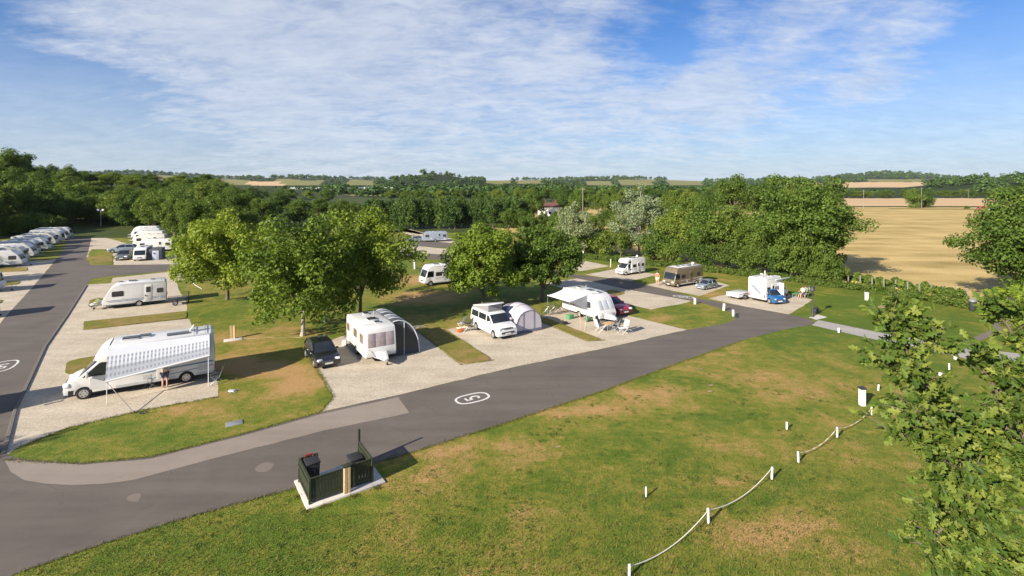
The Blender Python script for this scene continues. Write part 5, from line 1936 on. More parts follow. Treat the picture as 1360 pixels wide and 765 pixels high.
for s in (-1, 1):
    for q in ([(h - 1.15, 1.24), (h - 2.02, 1.24), (h - 2.02, 1.74), (h - 1.72, 1.74)], [(.30, 1.24), (-.95, 1.24), (-.95, 1.75), (.30, 1.75)], [(-1.05, 1.24), (-2.25, 1.24), (-2.2, 1.75), (-1.05, 1.75)]):
        m = MB()
        side_panel(m, q, lambda x, z: .95 * upf(x, z), s, .012)
        m.build('side_window', GLASS, v, bevel=.005, seg=1)
    MB().box((h - .16, s * .66, .90), (.26, .42, .18), rz=-s * .2).build('headlight', CHROME, v, bevel=.04)
    MB().box((h - 1.22, s * 1.06, 1.30), (.11, .2, .24)).build('mirror', WHITE2, v, bevel=.03)
    MB().box((-h + .02, s * .84, 1.05), (.08, .14, .42)).build('tail_lamp', REDLENS, v, bevel=.02)
    for x in (h - .9, -h + 1.0):
        wheel(v, x, s * .85, .33, .21)
MB().box((h - .015, 0, .93), (.05, .95, .11)).build('grille', DGREY, v, bevel=.02)
MB().box((h + .005, 0, .58), (.05, 1.25, .16)).build('lower_grille', DGREY, v, bevel=.02)
MB().box((h + .02, 0, .50), (.04, .52, .11)).build('number_plate', WHITE2, v)
underbody(v, -h + .15, h - .2, 1.6, .22, .6)
# roof shell hinged at the rear
zr0, zr1 = 1.98, 2.55
MB().prism([(h - 1.95, zr1), (-h + .15, zr0), (-h + .15, zr0 + .10), (h - 2.0, zr1 + .13), (h - 1.8, zr1 + .05)], -.78, .78).build('roof_shell', WHITE2, v, bevel=.035)
m = MB().prism([(h - 2.08, 1.92), (-h + .25, 1.90), (-h + .25, zr0 + .02), (h - 2.08, zr1 + .01)], -.70, .70)
m.build('roof_canvas', CANVAS, v, smooth=False)
put(v, (h - .9, -.92), 655, 449.5, A4, k=0.95)

tt_k = .95
tt = thing('tent', 'lilac grey drive away tent standing close beside the campervan', 'tent', v.location, A4)


def tent_pt(u, w_):
    """u across 0..1, w_ along 0..1: domed shell beside the van"""
    x = -1.35 + 3.0 * w_
    k = 1 - .16 * (2 * w_ - 1) ** 2
    a = math.pi * u
    ys_ = 1.25 + 2.55 * (.5 - .5 * math.cos(a))
    z = 2.15 * k * (math.sin(a) ** .55 if 0 < u < 1 else 0)
    return (x, ys_, max(.02, z))


for k in range(3):
    MB().grid(lambda u, w_: tent_pt(u, (k + w_) / 3), 20, 5).build('tent_panel', [TENTD, LILAC, LILAC][k], tt, solid=.012)
for k in range(4):
    MB().tube([tent_pt(u / 20, k / 3) for u in range(21)], .032, 6).build('tent_pole', TENTD if k else LILAC, tt)
for w_, nm, m_ in ((1.0, 'front_wall', LILAC), (0.0, 'rear_wall', TENTD)):
    pr = [tent_pt(u / 20, w_) for u in range(21)]
    n = len(pr)
    sx_ = .02 if w_ else -.02
    MB().add(pr + [(p[0] - sx_, p[1], p[2]) for p in pr], [tuple(range(n)), tuple(range(2 * n - 1, n - 1, -1))] + [(i, i + n, (i + 1) % n + n, (i + 1) % n) for i in range(n)]).build(nm, m_, tt, smooth=False)
m = MB()
for y0, y1, zt in ((1.55, 2.3, 1.7), (2.6, 3.4, 1.65)):
    m.box((1.675, (y0 + y1) / 2, zt / 2 + .1), (.02, .03, zt))
m.box((1.672, 2.52, .14), (.02, 2.4, .24))
m.build('front_trim', TENTD, tt, smooth=False)

c = chair('pale camping chair behind the campervan', LGREY, group=None)
put(c, (0, 0), 613, 436, R(150))
c = chair('dark camping chair between the pale chair and the campervan rear', DGREY)
put(c, (0, 0), 622, 436.5, R(200))
g = gp(611, 441)
t = thing('cool_box', 'small orange cool box on the gravel in front of the pale chair', 'cool box', (g.x, g.y, 0), .5)
MB().box((0, 0, .17), (.5, .34, .32), top=1.06).build('box', ORANGE, t, bevel=.03)
MB().box((0, 0, .36), (.54, .38, .06)).build('lid', CREAMCL, t, bevel=.02)
g = gp(618, 440.5)
t = thing('folding_stool', 'low pale folding stool beside the orange cool box', 'stool', (g.x, g.y, 0), .2)
MB().box((0, 0, .40), (.42, .36, .03)).build('seat', CREAMCL, t, bevel=.01)
for s in (-1, 1):
    MB().tube([(-.18, s * .15, 0), (.18, s * .15, .39)], .014, 6).build('leg', STEEL, t)
    MB().tube([(.18, s * .13, 0), (-.18, s * .13, .39)], .014, 6).build('leg', STEEL, t)

# ---------------------------------------------------------------- 5 silver nosed caravan with a roll out awning
A5 = R(304)
m5 = caravan('modern caravan with pale silver nose and a white canopy rolled out on its side', 5.6, 2.2, 2.6, 'aero', door=-1, winm=ACRYL, frontm=SILVER, cover=True, stripes=(STRIPE, SILVER), axle=-.2,
             side_windows=[(.55, 1.2, 1.55, 1.82), (-.4, 1.35, .3, 1.8), (-2.5, 1.25, -1.7, 1.82)])
put(m5, (2.75, -1.1), 796, 430, A5, k=0.93)
P0, P1 = (-1.08, 2.5), (-3.35, 2.06)
m = MB().grid(lambda u, w_: (1.1 - 3.5 * u, P0[0] + (P1[0] - P0[0]) * w_, P0[1] + (P1[1] - P0[1]) * w_ - .07 * math.sin(math.pi * w_) - .03 * math.sin(math.pi * u)), 10, 8)
cf = m.build('canopy', mat('white canopy fabric', (.56, .58, .62), .8, var=.05), m5, solid=.012)
MB().tube([(1.1, P1[0], P1[1]), (-2.4, P1[0], P1[1])], .045, 8).build('rail', WHITE2, cf)
MB().box((-.65, -1.13, 2.52), (3.7, .13, .14)).build('awning_case', WHITE2, m5, bevel=.02)
for x in (1.05, -2.35):
    MB().tube([(x, P1[0], P1[1]), (x, P1[0] - .02, .02)], .02, 6).build('awning_leg', STEEL, m5)
m = MB()
m.add([(1.12, -1.12, 2.45), (1.12, P1[0], P1[1] - .02), (1.12, -1.14, .95), (1.105, -1.12, 2.45), (1.105, P1[0], P1[1] - .02), (1.105, -1.14, .95)], [(0, 1, 2), (5, 4, 3), (0, 3, 4, 1), (1, 4, 5, 2), (2, 5, 3, 0)])
m.build('awning_shade_sheet', mat('grey awning shade', (.30, .31, .33), .85), m5, smooth=False)  # grey triangle stands in for the shade under the canopy
# poles of a drying line in front
for k, (x, y, x2, y2, l) in enumerate([(771, 438, 768, 424, 'thin brown leaning pole nearest the canopy corner'), (776, 440, 787, 428, 'thin brown pole slanting up towards the caravan nose')]):
    a, b = gp(x, y), gp(x2 + 0, y2 + 6)
    o = MB().tube([Vector((0, 0, 0)), (b - a) * (.35) + Vector((0, 0, 1.5))], .022, 6).build('awning_strut', TAN)
    o.location = a
    tag(o, l, 'pole')
c5 = car('dark red car parked behind the silver nosed caravan', REDP, 4.1, 1.74, 1.48, 'hatch')
put(c5, (2.05, 0), 832, 420, R(302))
t5 = table('varnished slatted table set out before the silver nosed caravan', WOODT, 1.1, .7, .7)
put(t5, (0, 0), 808, 440.5, R(40))
for k, (x, y, a, lab, fb) in enumerate([(797, 441, 20, 'tall white camping chair left of the slatted table', WHITE2), (827, 443.5, 200, 'white camping chair standing right of the slatted table with a long shadow', WHITE2),
                                        (818, 440.5, 150, 'dark low chair tucked behind the slatted table', DGREY), (799, 438, -30, 'dark chair tucked at the left end of the slatted table', DGREY)]):
    c = chair(lab, fb, frame=WHITE2 if fb is WHITE2 else STEEL)
    put(c, (0, 0), x, y, R(a))
    c.scale = (1.15, 1.15, 1.1)
g = gp(757, 423.5)
t = thing('storage_crate', 'green plastic crate beneath the white canopy', 'crate', (g.x, g.y, 0), .6)
MB().box((0, 0, .18), (.6, .4, .34), top=1.08).build('tub', GREENPL, t, bevel=.02)
MB().box((0, 0, .37), (.68, .46, .04)).build('lid', GREENPL, t, bevel=.015)
g = gp(781, 427)
t = thing('water_carrier', 'dark green water barrel beside the wheel of the silver nosed caravan', 'barrel', (g.x, g.y, 0), .6)
MB().lathe([(.10, -.25), (.2, -.22), (.22, 0), (.2, .22), (.10, .25)], 14, (0, 0, .22), 'X').build('drum', mat('green drum', (.04, .12, .07), .5), t)
MB().tube([(-.2, 0, .22), (-.2, .5, .6), (.2, .5, .6), (.2, 0, .22)], .014, 6).build('handle', STEEL, t)
g = gp(750, 431)
t = thing('camp_stove', 'small dark stove box on the gravel before the canopy', 'stove', (g.x, g.y, 0), .4)
MB().box((0, 0, .14), (.5, .34, .2)).build('case', BLACK, t, bevel=.02)
MB().box((-.2, 0, .28), (.04, .34, .22), ry=.3).build('lid', BLACK, t, bevel=.01)


def bicycle(label, fr, px, py, a):
    r = thing('bicycle', label, 'bicycle', group=None)
    for x in (-.52, .52):
        m = MB()
        m.tube([(x + .34 * math.cos(k * math.pi / 12), 0, .34 + .34 * math.sin(k * math.pi / 12)) for k in range(25)], .02, 5, False)
        w = m.build('wheel', BLACK, r)
        m = MB()
        for k in range(8):
            m.tube([(x, 0, .34), (x + .33 * math.cos(k * math.pi / 4), 0, .34 + .33 * math.sin(k * math.pi / 4))], .005, 4)
        m.build('spokes', STEEL, w)
    m = MB()
    for a_, b_ in (((-.52, .34), (-.05, .32)), ((-.05, .32), (-.18, .85)), ((-.18, .80), (.36, .84)), ((-.05, .32), (.38, .74)), ((.52, .34), (.34, .92)), ((-.52, .34), (-.18, .78))):
        m.tube([(a_[0], 0, a_[1]), (b_[0], 0, b_[1])], .02, 6)
    m.build('frame', fr, r)
    MB().box((-.20, 0, .90), (.26, .14, .05)).build('saddle', BLACK, r, bevel=.02)
    MB().tube([(.30, -.28, 1.0), (.33, 0, .96), (.30, .28, 1.0)], .016, 6).build('handlebar', STEEL, r)
    put(r, (0, 0), px, py, a)
    return r


bicycle('grey bicycle standing nearest the shade by the white canopy', STEEL, 731, 418, R(5))
bicycle('dark bicycle parked beside the grey one under the canopy edge', DSTEEL, 738, 417.5, R(20))

# ---------------------------------------------------------------- 6-10 motorhomes of the far pitches
m6 = motorhome('aclass', 'white flat fronted motorhome half hidden by the bright green round tree', 6.6, 2.25, 2.85, trim=STRIPE, door=1)
put(m6, (3.3, 1.1), 564, 381, R(212), k=0.85)
m7 = caravan('silver blue caravan far off before the conifer screen', 6.4, 2.3, 2.6, 'steep', bodym=mat('silver blue panel', (.20, .235, .29), .35), winm=ACRYL, door=1)
put(m7, (3.2, 1.1), 561, 321.5, R(192), k=0.82)
c7 = car('small pale car at the left end of the silver blue caravan', SILVP, 3.8, 1.65, 1.45)
put(c7, (0, 0), 551, 320.5, R(200), k=0.8)
m8 = motorhome('overcab', 'white motorhome with a bulging bed pod over the cab', 6.0, 2.2, 2.95, trim=BLUEDEC, door=1)
put(m8, (3.0 - .95, 1.0), 832, 366, R(214), k=0.73)
m9 = motorhome('aclass', 'bronze brown flat fronted motorhome beside the silver blue car', 7.0, 2.3, 3.0, bodym=BRONZE, lower=BRONZE, trim=CREAM, door=1)
MB().box((-.6, 0, 3.02), (5.6, 1.9, .03)).build('roof_panel', WHITE, m9, bevel=.01)
put(m9, (3.5, 1.1), 895, 383, R(213), k=0.77)
c9 = car('silver blue hatchback beside the bronze brown motorhome', SILVP, 4.0, 1.72, 1.5)
put(c9, (2.0, .8), 934, 386, R(214), k=0.7)
m10 = motorhome('semi', 'boxy white motorhome showing its tall flat rear with a slanting grey flash', 5.6, 2.35, 3.05, trim=STRIPE, door=-1)
put(m10, (-2.8, 1.15), 994, 398.5, R(33), k=.83)
m = MB()
m.add([(-2.84, .85, 1.95), (-2.84, .40, 2.2), (-2.84, -.7, 1.15), (-2.84, -.25, 1.0), (-2.77, .85, 1.95), (-2.77, .40, 2.2), (-2.77, -.7, 1.15), (-2.77, -.25, 1.0)], [(0, 1, 2, 3), (7, 6, 5, 4), (0, 4, 5, 1), (1, 5, 6, 2), (2, 6, 7, 3), (3, 7, 4, 0)])
m.build('rear_flash', STRIPE, m10, smooth=False)
for o in list(m10.children):
    if o.name.startswith('rear_window'):
        bpy.data.objects.remove(o)
MB().box((.9, -1.25, 2.75), (3.2, .16, .16)).build('awning_case', LGREY, m10, bevel=.03)
m = MB().box((.2, -1.5, 1.45), (.05, .6, 1.75))
m.build('door_open', WHITE, m10, bevel=.02)
MB().tube([(-1.0, 0, 3.05), (-1.0, 0, 3.8)], .06, 8).build('satellite_mast', WHITE2, m10)
c10 = car('small blue city car beside the boxy white motorhome', BLUEP, 2.9, 1.66, 1.56, 'city')
put(c10, (1.4, 0), 1036, 405, R(285), k=0.9)
g = gp(981, 396)
t = thing('trailer', 'low pale trailer with a flat cover left of the boxy white motorhome', 'trailer', (g.x, g.y, 0), R(33))
MB().box((0, 0, .48), (2.4, 1.5, .34), top=.94).build('tub', LGREY, t, bevel=.04)
MB().box((0, 0, .68), (2.4, 1.5, .07)).build('lid', WHITE, t, bevel=.02)
for s in (-1, 1):
    wheel(t, -.1, s * .80, .28, .16, STEEL)
MB().tube([(-1.2, 0, .36), (-2.1, 0, .40)], .04, 6).build('drawbar', STEEL, t)
ps = person('seated person in a pale top beside the boxy white motorhome', sit_pose(), CREAMCL, NAVYCL)
put(ps, (0, 0), 1066, 395.5, R(200))
c = chair('camping chair under the seated person in the pale top', GREENPL)
put(c, (0, 0), 1066, 395.5, R(200))
ps = person('seated person in a coral top further from the boxy white motorhome', sit_pose(), REDCL, NAVYCL)
put(ps, (0, 0), 1069.5, 394.8, R(220))
c = chair('camping chair under the seated person in the coral top', DGREY)
put(c, (0, 0), 1069.5, 394.8, R(220))
t = table('low green table beside the seated pair', GREENPL, .8, .5, .5)
put(t, (0, 0), 1057, 395.5, R(33))
ps = person('standing person in a coral top by the nose of the bronze brown motorhome', stand_pose(), REDCL, CREAMCL)
put(ps, (0, 0), 873, 379, R(250))

# ---------------------------------------------------------------- left row of caravans, right cluster
o = caravan('caravan cut by the left edge of the photo beside the second grass strip', 6.0, 2.25, 2.6, 'steep', None, door=-1)
put(o, (3.0, -1.1), -2, 389, R(27))
o = caravan('caravan standing alone high up behind the left row', 6.2, 2.25, 2.7, 'aero', None, door=-1)
put(o, (3.1, -1.1), 34, 311, R(27))
g0, g1 = gp(26, 354), gp(93, 316)
proto = {}
for i in range(10):
    ns = ('aero', 'steep', 'aero', 'old')[i % 4]
    bm_ = (WHITE, CREAM, WHITE, SILVER, WHITE)[i % 5]
    lab = 'caravan parked nose on to the left road in the tightly packed left row'
    if i == 0:
        lab = 'nearest caravan of the left row, its nose beside the first grass strip'
    o = caravan(lab, 6.2 if i < 8 else 7.0, 2.25, 2.7, ns, 'caravans packed in the left row', door=-1, bodym=bm_, stripes=(STRIPE, BLUEDEC) if i % 2 else (STRIPE,))
    g = g0.lerp(g1, i / 9)
    x, y = pix(g.x + random.uniform(-.8, .8), g.y, 0)
    put(o, (3.1, -1.1), x, y, R(27 + random.uniform(-2, 2)), k=0.9)
# the neighbour outside the frame whose long shadow crosses the left road
o = motorhome('aclass', 'white motorhome just outside the left edge whose shadow crosses the left road', 7.0, 2.3, 3.0, door=-1)
put(o, (3.5, -1.1), -72, 566, R(31))
o = caravan('second caravan cut by the left edge, just before the left row', 6.0, 2.2, 2.6, 'steep', 'caravans parked in a row left of the left road', door=-1)
put(o, (3.0, -1.1), -22, 425, R(29))

o = motorhome('aclass', 'white motorhome with a big dark windscreen facing down the left road beside the grey car', 6.4, 2.25, 2.75, door=-1)
put(o, (3.2, 0), 185, 347, R(294), k=0.76)
o = car('grey car beside the motorhome with the big dark windscreen', GREYP, 4.3, 1.78, 1.55)
put(o, (2.1, 0), 161, 346.5, R(294))
aw = thing('porch_awning', 'dark porch awning with a pale door right of the motorhome with the big dark windscreen', 'awning', gp(204, 345.5), R(294))
aw.scale = (.78, .78, .78)
MB().prism([(.0, 0), (0, 2.0), (-.25, 2.3), (-3.0, 2.4), (-3.2, 0)], -1.55, 1.55, lambda x, z: 1 - .06 * z / 2).build('shell', AWNG, aw, bevel=.06)
MB().box((.02, .35, 1.0), (.04, 1.15, 1.9)).build('door', mat('pale blue door flap', (.42, .47, .56), .8), aw, bevel=.01)
RC = [(180, 335, 6.6, 'long white caravan broadside behind the dark porch awning', WHITE), (176, 327.5, 6.4, 'cream caravan behind the long white broadside one', CREAM), (176, 322, 6.4, 'third caravan back in the right hand cluster', WHITE),
      (174, 317.5, 6.4, 'fourth caravan back in the right hand cluster', SILVER), (174, 314, 6.2, 'hindmost caravan of the right hand cluster', WHITE)]
for i, (x, y, L, lab, bmm) in enumerate(RC):
    o = caravan(lab, L, 2.25, 2.65, 'aero', 'caravans clustered right of the left road', bodym=bmm, door=1)
    put(o, (L / 2, 1.1), x, y, R(196), k=0.86)
o = car('pale blue car at the nose of the long white broadside caravan', SILVP, 4.2, 1.75, 1.45)
put(o, (0, 0), 163, 335, R(200))

# ---------------------------------------------------------------- bin enclosure by the road
c0, c1, c2 = gp(390, 641), gp(407.4, 678), gp(512, 642)
ax = (c2 - c1).normalized()
ang = math.atan2(ax.y, ax.x)
Ls = (c2 - c1).length
Ds = 2.25
e = thing('timber_enclosure', 'dark green slatted timber enclosure on a pale slab at the road edge', 'enclosure', (c1.x, c1.y, 0), ang)
MB().box((Ls / 2, Ds / 2, .0), (Ls, Ds, .14)).build('base_slab', CONC, e, bevel=.01)


def slats(x0, y0, x1, y1, h_, nm='fence_panel', gap=.012):
    m = MB()
    d = Vector((x1 - x0, y1 - y0, 0))
    L = d.length
    n = max(3, int(L / .115))
    a = math.atan2(d.y, d.x)
    rg = random.Random(int(L * 100))
    for k in range(n):
        c = Vector((x0, y0, 0)).lerp(Vector((x1, y1, 0)), (k + .5) / n)
        m.box((c.x, c.y, .12 + h_ / 2 + rg.uniform(-.006, .006)), (L / n - gap, .022, h_), a)
    nn = Vector((-d.y, d.x, 0)).normalized() * .04
    for z in (.3, h_ - .1):
        c = Vector((x0, y0, 0)).lerp(Vector((x1, y1, 0)), .5) + nn
        m.box((c.x, c.y, z), (L - .04, .05, .08), a)
    m.box(((x0 + x1) / 2, (y0 + y1) / 2, .125 + h_), (L, .07, .025), a)
    return m.build(nm, OLIVE, e, smooth=False)


hE = .92
slats(.18, .22, 1.42, .22, hE)
slats(1.72, .30, 2.62, .30, hE)
slats(.16, .26, .16, 2.0, hE)
slats(2.66, .32, 2.66, 2.0, hE)
slats(.22, 2.02, .85, 2.02, hE)
for x, y in ((.16, .22), (.16, 2.02), (2.66, .30), (.86, 2.02)):
    MB().box((x, y, .53), (.09, .09, 1.02)).build('post', OLIVE, e, bevel=.008, seg=1)
MB().box((2.66, 2.04, .80), (.10, .10, 1.55)).build('post', OLIVE, e, bevel=.008, seg=1)
for x in (1.50, 1.64):
    MB().box((x, .14, .56), (.12, .12, 1.10)).build('gate_post', TAN, e, bevel=.012, seg=1)
MB().box((1.57, .20, 1.14), (.34, .26, .05)).build('post_cap', OLIVE, e, bevel=.01)
b = thing('wheelie_bin', 'dark bin with a red handled lid standing inside the timber enclosure', 'bin', Vector((c1.x, c1.y, .09)) + Vector((math.cos(ang) * .55 - math.sin(ang) * 1.55, math.sin(ang) * .55 + math.cos(ang) * 1.55, 0)), ang)
MB().box((0, 0, .48), (.46, .52, .86), top=1.12).build('tub', DSTEEL, b, bevel=.03)
MB().box((0, 0, .95), (.56, .62, .07)).build('lid', BLACK, b, bevel=.025)
MB().tube([(-.2, .30, 1.0), (-.2, .30, 1.1), (.1, .30, 1.1), (.1, .30, 1.0)], .03, 6).build('handle', REDP, b)
b = thing('wheelie_bin', 'second dark bin at the right end inside the timber enclosure', 'bin', Vector((c1.x, c1.y, .09)) + Vector((math.cos(ang) * 2.25 - math.sin(ang) * 1.3, math.sin(ang) * 2.25 + math.cos(ang) * 1.3, 0)), ang)
MB().box((0, 0, .36), (.5, .56, .64), top=1.10).build('tub', DSTEEL, b, bevel=.03)
MB().box((0, 0, .71), (.58, .64, .07)).build('lid', BLACK, b, bevel=.025)


# ---------------------------------------------------------------- posts, ropes, lamps
def post(px, yb, yt, label, r=.055, name='white_post', group=None, cap=None, m=POSTW, square=False):
    g = gp(px, yb)
    hh = (yb - yt) / F * g.y
    mb = MB()
    if square:
        mb.box((0, 0, hh / 2 - .05), (2 * r, 2 * r, hh + .1))
    else:
        mb.lathe([(r, -.15), (r, hh - .02), (r * .8, hh)], 12)
    if cap:
        t = thing(name, label, 'post', g, 0, group)
        mb.build('shaft', m, t, bevel=.008 if square else 0, seg=1)
        c = MB()
        if square:
            c.box((0, 0, hh + .03), (2 * r + .06, 2 * r + .06, .09))
        else:
            c.lathe([(r * 1.15, hh), (r * 1.15, hh + .06), (r * .5, hh + .10)], 12)
        c.build('cap', cap, t)
        return t
    o = mb.build(name, m, bevel=.008 if square else 0, seg=1)
    o.location = g
    o.rotation_euler = (random.gauss(0, .025), random.gauss(0, .025), random.uniform(0, .5))
    return tag(o, label, 'post', group)


RP = [(836, 766, 749.5, 'white rope post at the lower edge of the photo, nearest the viewer'), (941, 695, 675, 'second white rope post, where the sagging rope changes direction'), (1025, 636.5, 620, 'third white rope post, at the far end of the plain rope'),
      (1060.5, 614.5, 599.5, 'white rope post at the near end of the orange flecked rope'), (1112, 581.5, 567, 'middle white post of the orange flecked rope'), (1158, 551.5, 540.5, 'white rope post at the far end of the orange flecked rope')]
tops = []
for x, b, t_, lab in RP:
    post(x, b, t_, lab, .048, 'rope_post', 'white posts carrying the ropes')
    g = gp(x, b)
    tops.append(g + Vector((0, 0, (b - t_) / F * g.y - .06)))


def rope(a, b, sag, label, m1_, m2_=None):
    t = thing('rope', label, 'rope', a)
    pts = []
    for k in range(25):
        u = k / 24
        p = a.lerp(b, u) - a
        p.z = max(-a.z + .03, p.z - sag * 4 * u * (1 - u) * (1 if True else 0))
        pts.append(p)
    if m2_ is None:
        MB().tube(pts, .015, 6).build('strand', m1_, t)
    else:
        for nm, par, mm in (('strand', 0, m1_), ('orange_strand', 1, m2_)):
            m = MB()
            for k in range(0, 24):
                if (k // 2) % 2 == par:
                    m.tube(pts[k:k + 2], .016, 6)
            m.build(nm, mm, t)
    return t


rope(tops[0], tops[1], .34, 'sagging white rope between the two nearest posts', ROPEW)
rope(tops[1], tops[2], .34, 'sagging white rope between the second and third posts', ROPEW)
rope(tops[3], tops[4], .28, 'nearer span of the orange flecked rope', ROPEW, ROPES)
rope(tops[4], tops[5], .28, 'farther span of the orange flecked rope', ROPEW, ROPES)
post(858, 660.5, 646.5, 'short white post standing alone on the lawn left of the ropes', .035)
post(1045, 571, 560.5, 'short white post on the brown grass left of the flecked rope', .05)
post(1166.5, 518.5, 510.5, 'short white post just behind the tall capped white post', .05)
post(1145, 538.5, 516, 'tall square white post with a dark cap on the lawn', .13, 'service_post', None, DSTEEL, POSTW, True)
post(1261, 493, 482.5, 'slim white post below the path among the oak twigs', .05)
post(1192, 458, 450.5, 'white post on the lower edge of the path', .06)
post(1114, 441.5, 435.5, 'short white post on the path near the road end', .08)
post(1229, 454.5, 450, 'squat pale marker on the upper edge of the path', .18)
post(1269, 477, 469, 'white bollard with a grey cap at the lower edge of the path', .11, 'bollard', None, LGREY)
post(1249, 500, 495, 'stubby white marker left of the slim post under the path', .11)
post(1151, 398.5, 389, 'stout white post with a dark cap near the field hedge', .13, 'service_post', None, LGREY, POSTW, True)
post(1189, 404.5, 399.5, 'small white post near the field hedge', .10)
for x, b, t_, lab in [(923, 404, 396, 'white post at the left corner of the triangular lawn'), (961, 412.5, 403, 'middle white post on the triangular lawn edge'), (974, 420, 411.5, 'white post nearest the road on the triangular lawn')]:
    post(x, b, t_, lab, .085, 'white_post', None, None, POSTW, True)
post(978, 421.5, 418.5, 'low dark marker right of the last white post', .12, 'marker_post', None, None, DSTEEL, True)
post(811, 355, 344, 'thin white pole left of the overcab motorhome', .05)
post(775, 337.5, 330.5, 'white post by the willow at the hedge', .12)
post(431, 427.5, 422, 'small white peg post left of the older caravan', .06)
post(595, 338, 330, 'white post beside the far narrow road', .14)
post(551, 357, 345, 'white post on the golden grass behind the lawn trees', .14)
post(257.5, 377, 363, 'white standpipe post at the left lawn tree', .08)
post(457, 459, 452, 'small white box post at the tail of the black hatchback', .16, 'service_post', None, None, POSTW, True)
for x, lab in ((307.4, 'left of two tan timber posts on the lawn by the long motorhome'), (311.4, 'right of two tan timber posts on the lawn by the long motorhome')):
    post(x, 449.8, 432.5, lab, .075, 'timber_post', None, None, TAN, True)
g = gp(309.5, 451.5)
o = MB().box((0, 0, .02), (1.3, .7, .05), .5).build('paving_slab', CONC, bevel=.01)
o.location = g
tag(o, 'pale slab at the foot of the two tan timber posts', 'slab')
g = gp(313, 450)
a = gp(401, 448.5)
o = MB().tube([Vector((0, 0, .03))] + [(a - g) * (k / 10) + Vector((0, 0, .03)) + Vector((0, math.sin(k * 1.7) * .12, 0)) for k in range(1, 11)], .014, 5).build('hose', mat('pale yellow hose', (.34, .30, .17), .6))
o.location = g
tag(o, 'pale hose lying across the lawn to the slim trunked tree', 'hose')
g = gp(311, 562.5)
o = MB().box((0, 0, .012), (.78, .55, .05), R(31)).build('drain_cover', STEEL, bevel=.012)
o.location = g
tag(o, 'grey metal drain cover set in the lawn by the pale road edge', 'drain cover')
o = MB().tube([Vector((0, 0, .03)), gp(268, 384) - gp(258, 378) + Vector((0, 0, .03))], .025, 5).build('hose', ROPEW)
o.location = gp(258, 378)
tag(o, 'short white hose at the foot of the standpipe post', 'hose')

# lantern by the path
g = gp(1079, 421)
t = thing('lamp_post', 'black lamp post with a round lantern where the path meets the road', 'lamp', g)
hh = (421 - 388) / F * g.y
MB().lathe([(.10, 0), (.10, .25), (.045, .35), (.04, hh)], 12).build('pole', DSTEEL, t)
ln = MB().lathe([(.05, hh), (.18, hh + .10), (.22, hh + .26), (.16, hh + .44), (.05, hh + .50)], 14).build('lantern', DGREY, t)
MB().lathe([(.24, hh + .40), (.20, hh + .50), (.04, hh + .60)], 14).build('hood', DSTEEL, ln)
m = MB().box((0, 0, .22), (.6, .45, .44), .4).box((.12, .1, .5), (.3, .3, .2), .2)
o = m.build('planter', DSTEEL, bevel=.05)
o.location = gp(1083, 416)
tag(o, 'low dark planter box beside the black lamp post', 'planter')
# litter bin at the hedge end
g = gp(1292, 413)
t = thing('litter_bin', 'round dark litter bin with a grey lid where the brown path bends', 'bin', g)
MB().lathe([(.26, 0), (.30, .1), (.32, .95)], 16).build('drum', DSTEEL, t)
MB().lathe([(.34, .95), (.34, 1.05), (.2, 1.18), (.05, 1.22)], 16).build('lid', STEEL, t)
# floodlight mast at the end of the left road
g = gp(134, 304)
t = thing('floodlight_mast', 'grey mast with twin lamps before the wood at the end of the left road', 'lamp', g)
hh = (304 - 280) / F * g.y
MB().lathe([(.13, 0), (.08, hh)], 10).build('mast', STEEL, t)
MB().box((0, 0, hh), (1.7, .1, .1)).build('crossbar', STEEL, t)
for s in (-1, 1):
    MB().box((s * .7, -.1, hh + .25), (.6, .3, .45), ry=0).build('lamp_head', LGREY, t, bevel=.03)
# poles in the far fields
for x, b, t_, lab in [(1224, 276.5, 249, 'pale telegraph pole before the dark field bushes'), (1286, 264, 252, 'thin far pole at the tree belt on the right'), (774, 300, 249, 'thin telegraph pole behind the grey green willow'), (1114, 300, 246, 'telegraph pole just right of the large spreading tree'), (1147, 276, 252, 'far pole at the left end of the pale field')]:
    g = gp(x, b)
    hh = (b - t_) / F * g.y
    t = thing('telegraph_pole', lab, 'pole', g)
    MB().lathe([(.12, 0), (.08, hh)], 8).build('shaft', mat('weathered pole', (.22, .21, .19), .8), t)
    MB().box((0, 0, hh - .5), (1.6, .10, .10)).build('crossarm', mat('weathered pole', (.22, .21, .19), .8), t)
# stakes of the wire fence along the field
for k in range(16):
    u = k / 15
    x = 1048 + 236 * u
    y = 370 + 31 * u - (3 if k < 6 else 2)
    g = gp(x, y)
    o = MB().box((0, 0, .6), (.10, .10, 1.4)).build('fence_stake', mat('weathered pole', (.22, .21, .19), .8))
    o.location = g
    tag(o, 'weathered stake of the wire fence between hedge and golden field', 'stake', 'field fence stakes')

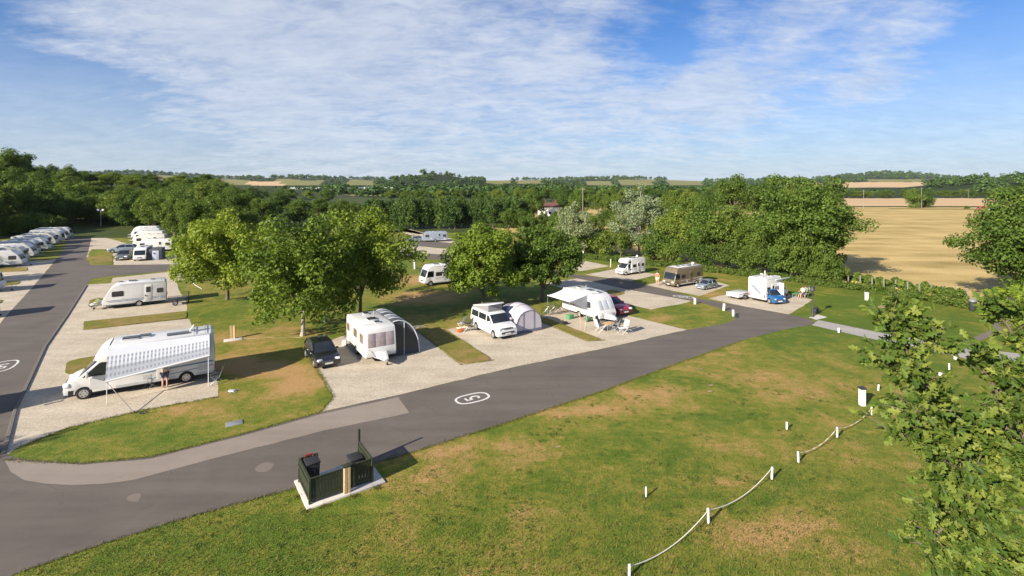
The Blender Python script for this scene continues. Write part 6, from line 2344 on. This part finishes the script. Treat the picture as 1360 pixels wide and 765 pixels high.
# red and white vehicles by the far track
g = gp(1303, 279)
o = motorhome('semi', 'red van seen far off on the field track', 6.0, 2.2, 2.5, bodym=mat('bright red paint', (.36, .03, .03), .3), lower=mat('bright red paint', (.36, .03, .03), .3), stripes=False)
o.location, o.rotation_euler, o.scale = g, (0, 0, R(180)), (.7, .7, .7)
o = car('white car seen far off behind the red van', WHITE2, 4.2, 1.75, 1.5)
put(o, (0, 0), 1317, 279.5, R(180), k=.75)


# ---------------------------------------------------------------- far buildings
def house(label, px, base, w, d, hw, hr, rz=0.0, wallm=RENDER_W, roofm=ROOFR, name='house', chim=True):
    g = gp(px, base)
    t = thing(name, label, 'house' if chim else 'shed', g, rz)
    MB().box((0, 0, hw / 2), (w, d, hw)).build('wall', wallm, t)
    m = MB()
    o_ = .4
    m.prism([(-w / 2 - o_, hw - .05), (w / 2 + o_, hw - .05), (w / 2 + .1 - (1.2 if chim else 0), hw + hr), (-w / 2 - .1 + (1.2 if chim else 0), hw + hr)], -d / 2 - o_, d / 2 + o_, lambda x, z: 1 - .93 * (z - hw + .05) / (hr + .05))
    rf = m.build('roof', roofm, t, smooth=False)
    if chim:
        MB().box((w * .3, 0, hw + hr + .2), (.7, .6, 1.4)).build('chimney', ROOFR, rf)
        for x in (-w * .32, 0.05 * w, w * .34):
            for z in (1.4, 3.7):
                if z + 1 > hw:
                    continue
                f = MB().box((x, -d / 2, z), (1.1, .10, 1.1)).build('window', WHITE2, t)
                MB().box((x, -d / 2 - .06, z), (.9, .04, .9)).build('pane', GLASS, f)
        f = MB().box((-w * .12, -d / 2, 1.02), (.95, .08, 2.0)).build('door', DGREY, t)
    else:
        m = MB()
        for k in range(int(w / 6)):
            m.box((-w / 2 + 3 + 6 * k, -d / 2, hw * .55), (3, .1, hw * .35))
        m.build('window_band', GLASS, t)
    return t


house('white house with a dark red tiled roof among the trees', 729, 287, 8.0, 6, 3.6, 1.5, R(-4))
for k, (x, b, w, lab) in enumerate([(405, 256.5, 36, 'pale low shed at the left of the far row'), (455, 256, 60, 'long pale shed second in the far row'), (520, 256.2, 70, 'longest pale shed in the middle of the far row'), (600, 256.2, 60, 'pale shed before the wooded hill'), (645, 256.6, 30, 'short pale shed at the right end of the far row'), (497, 257.2, 12, 'small white hut between the far sheds')]):
    house(lab, x, b, w, 16, 5.0, 2.0, R(4 * (-1) ** k), PALEB, SLATE if k % 2 else PALEB, 'far_shed', False)
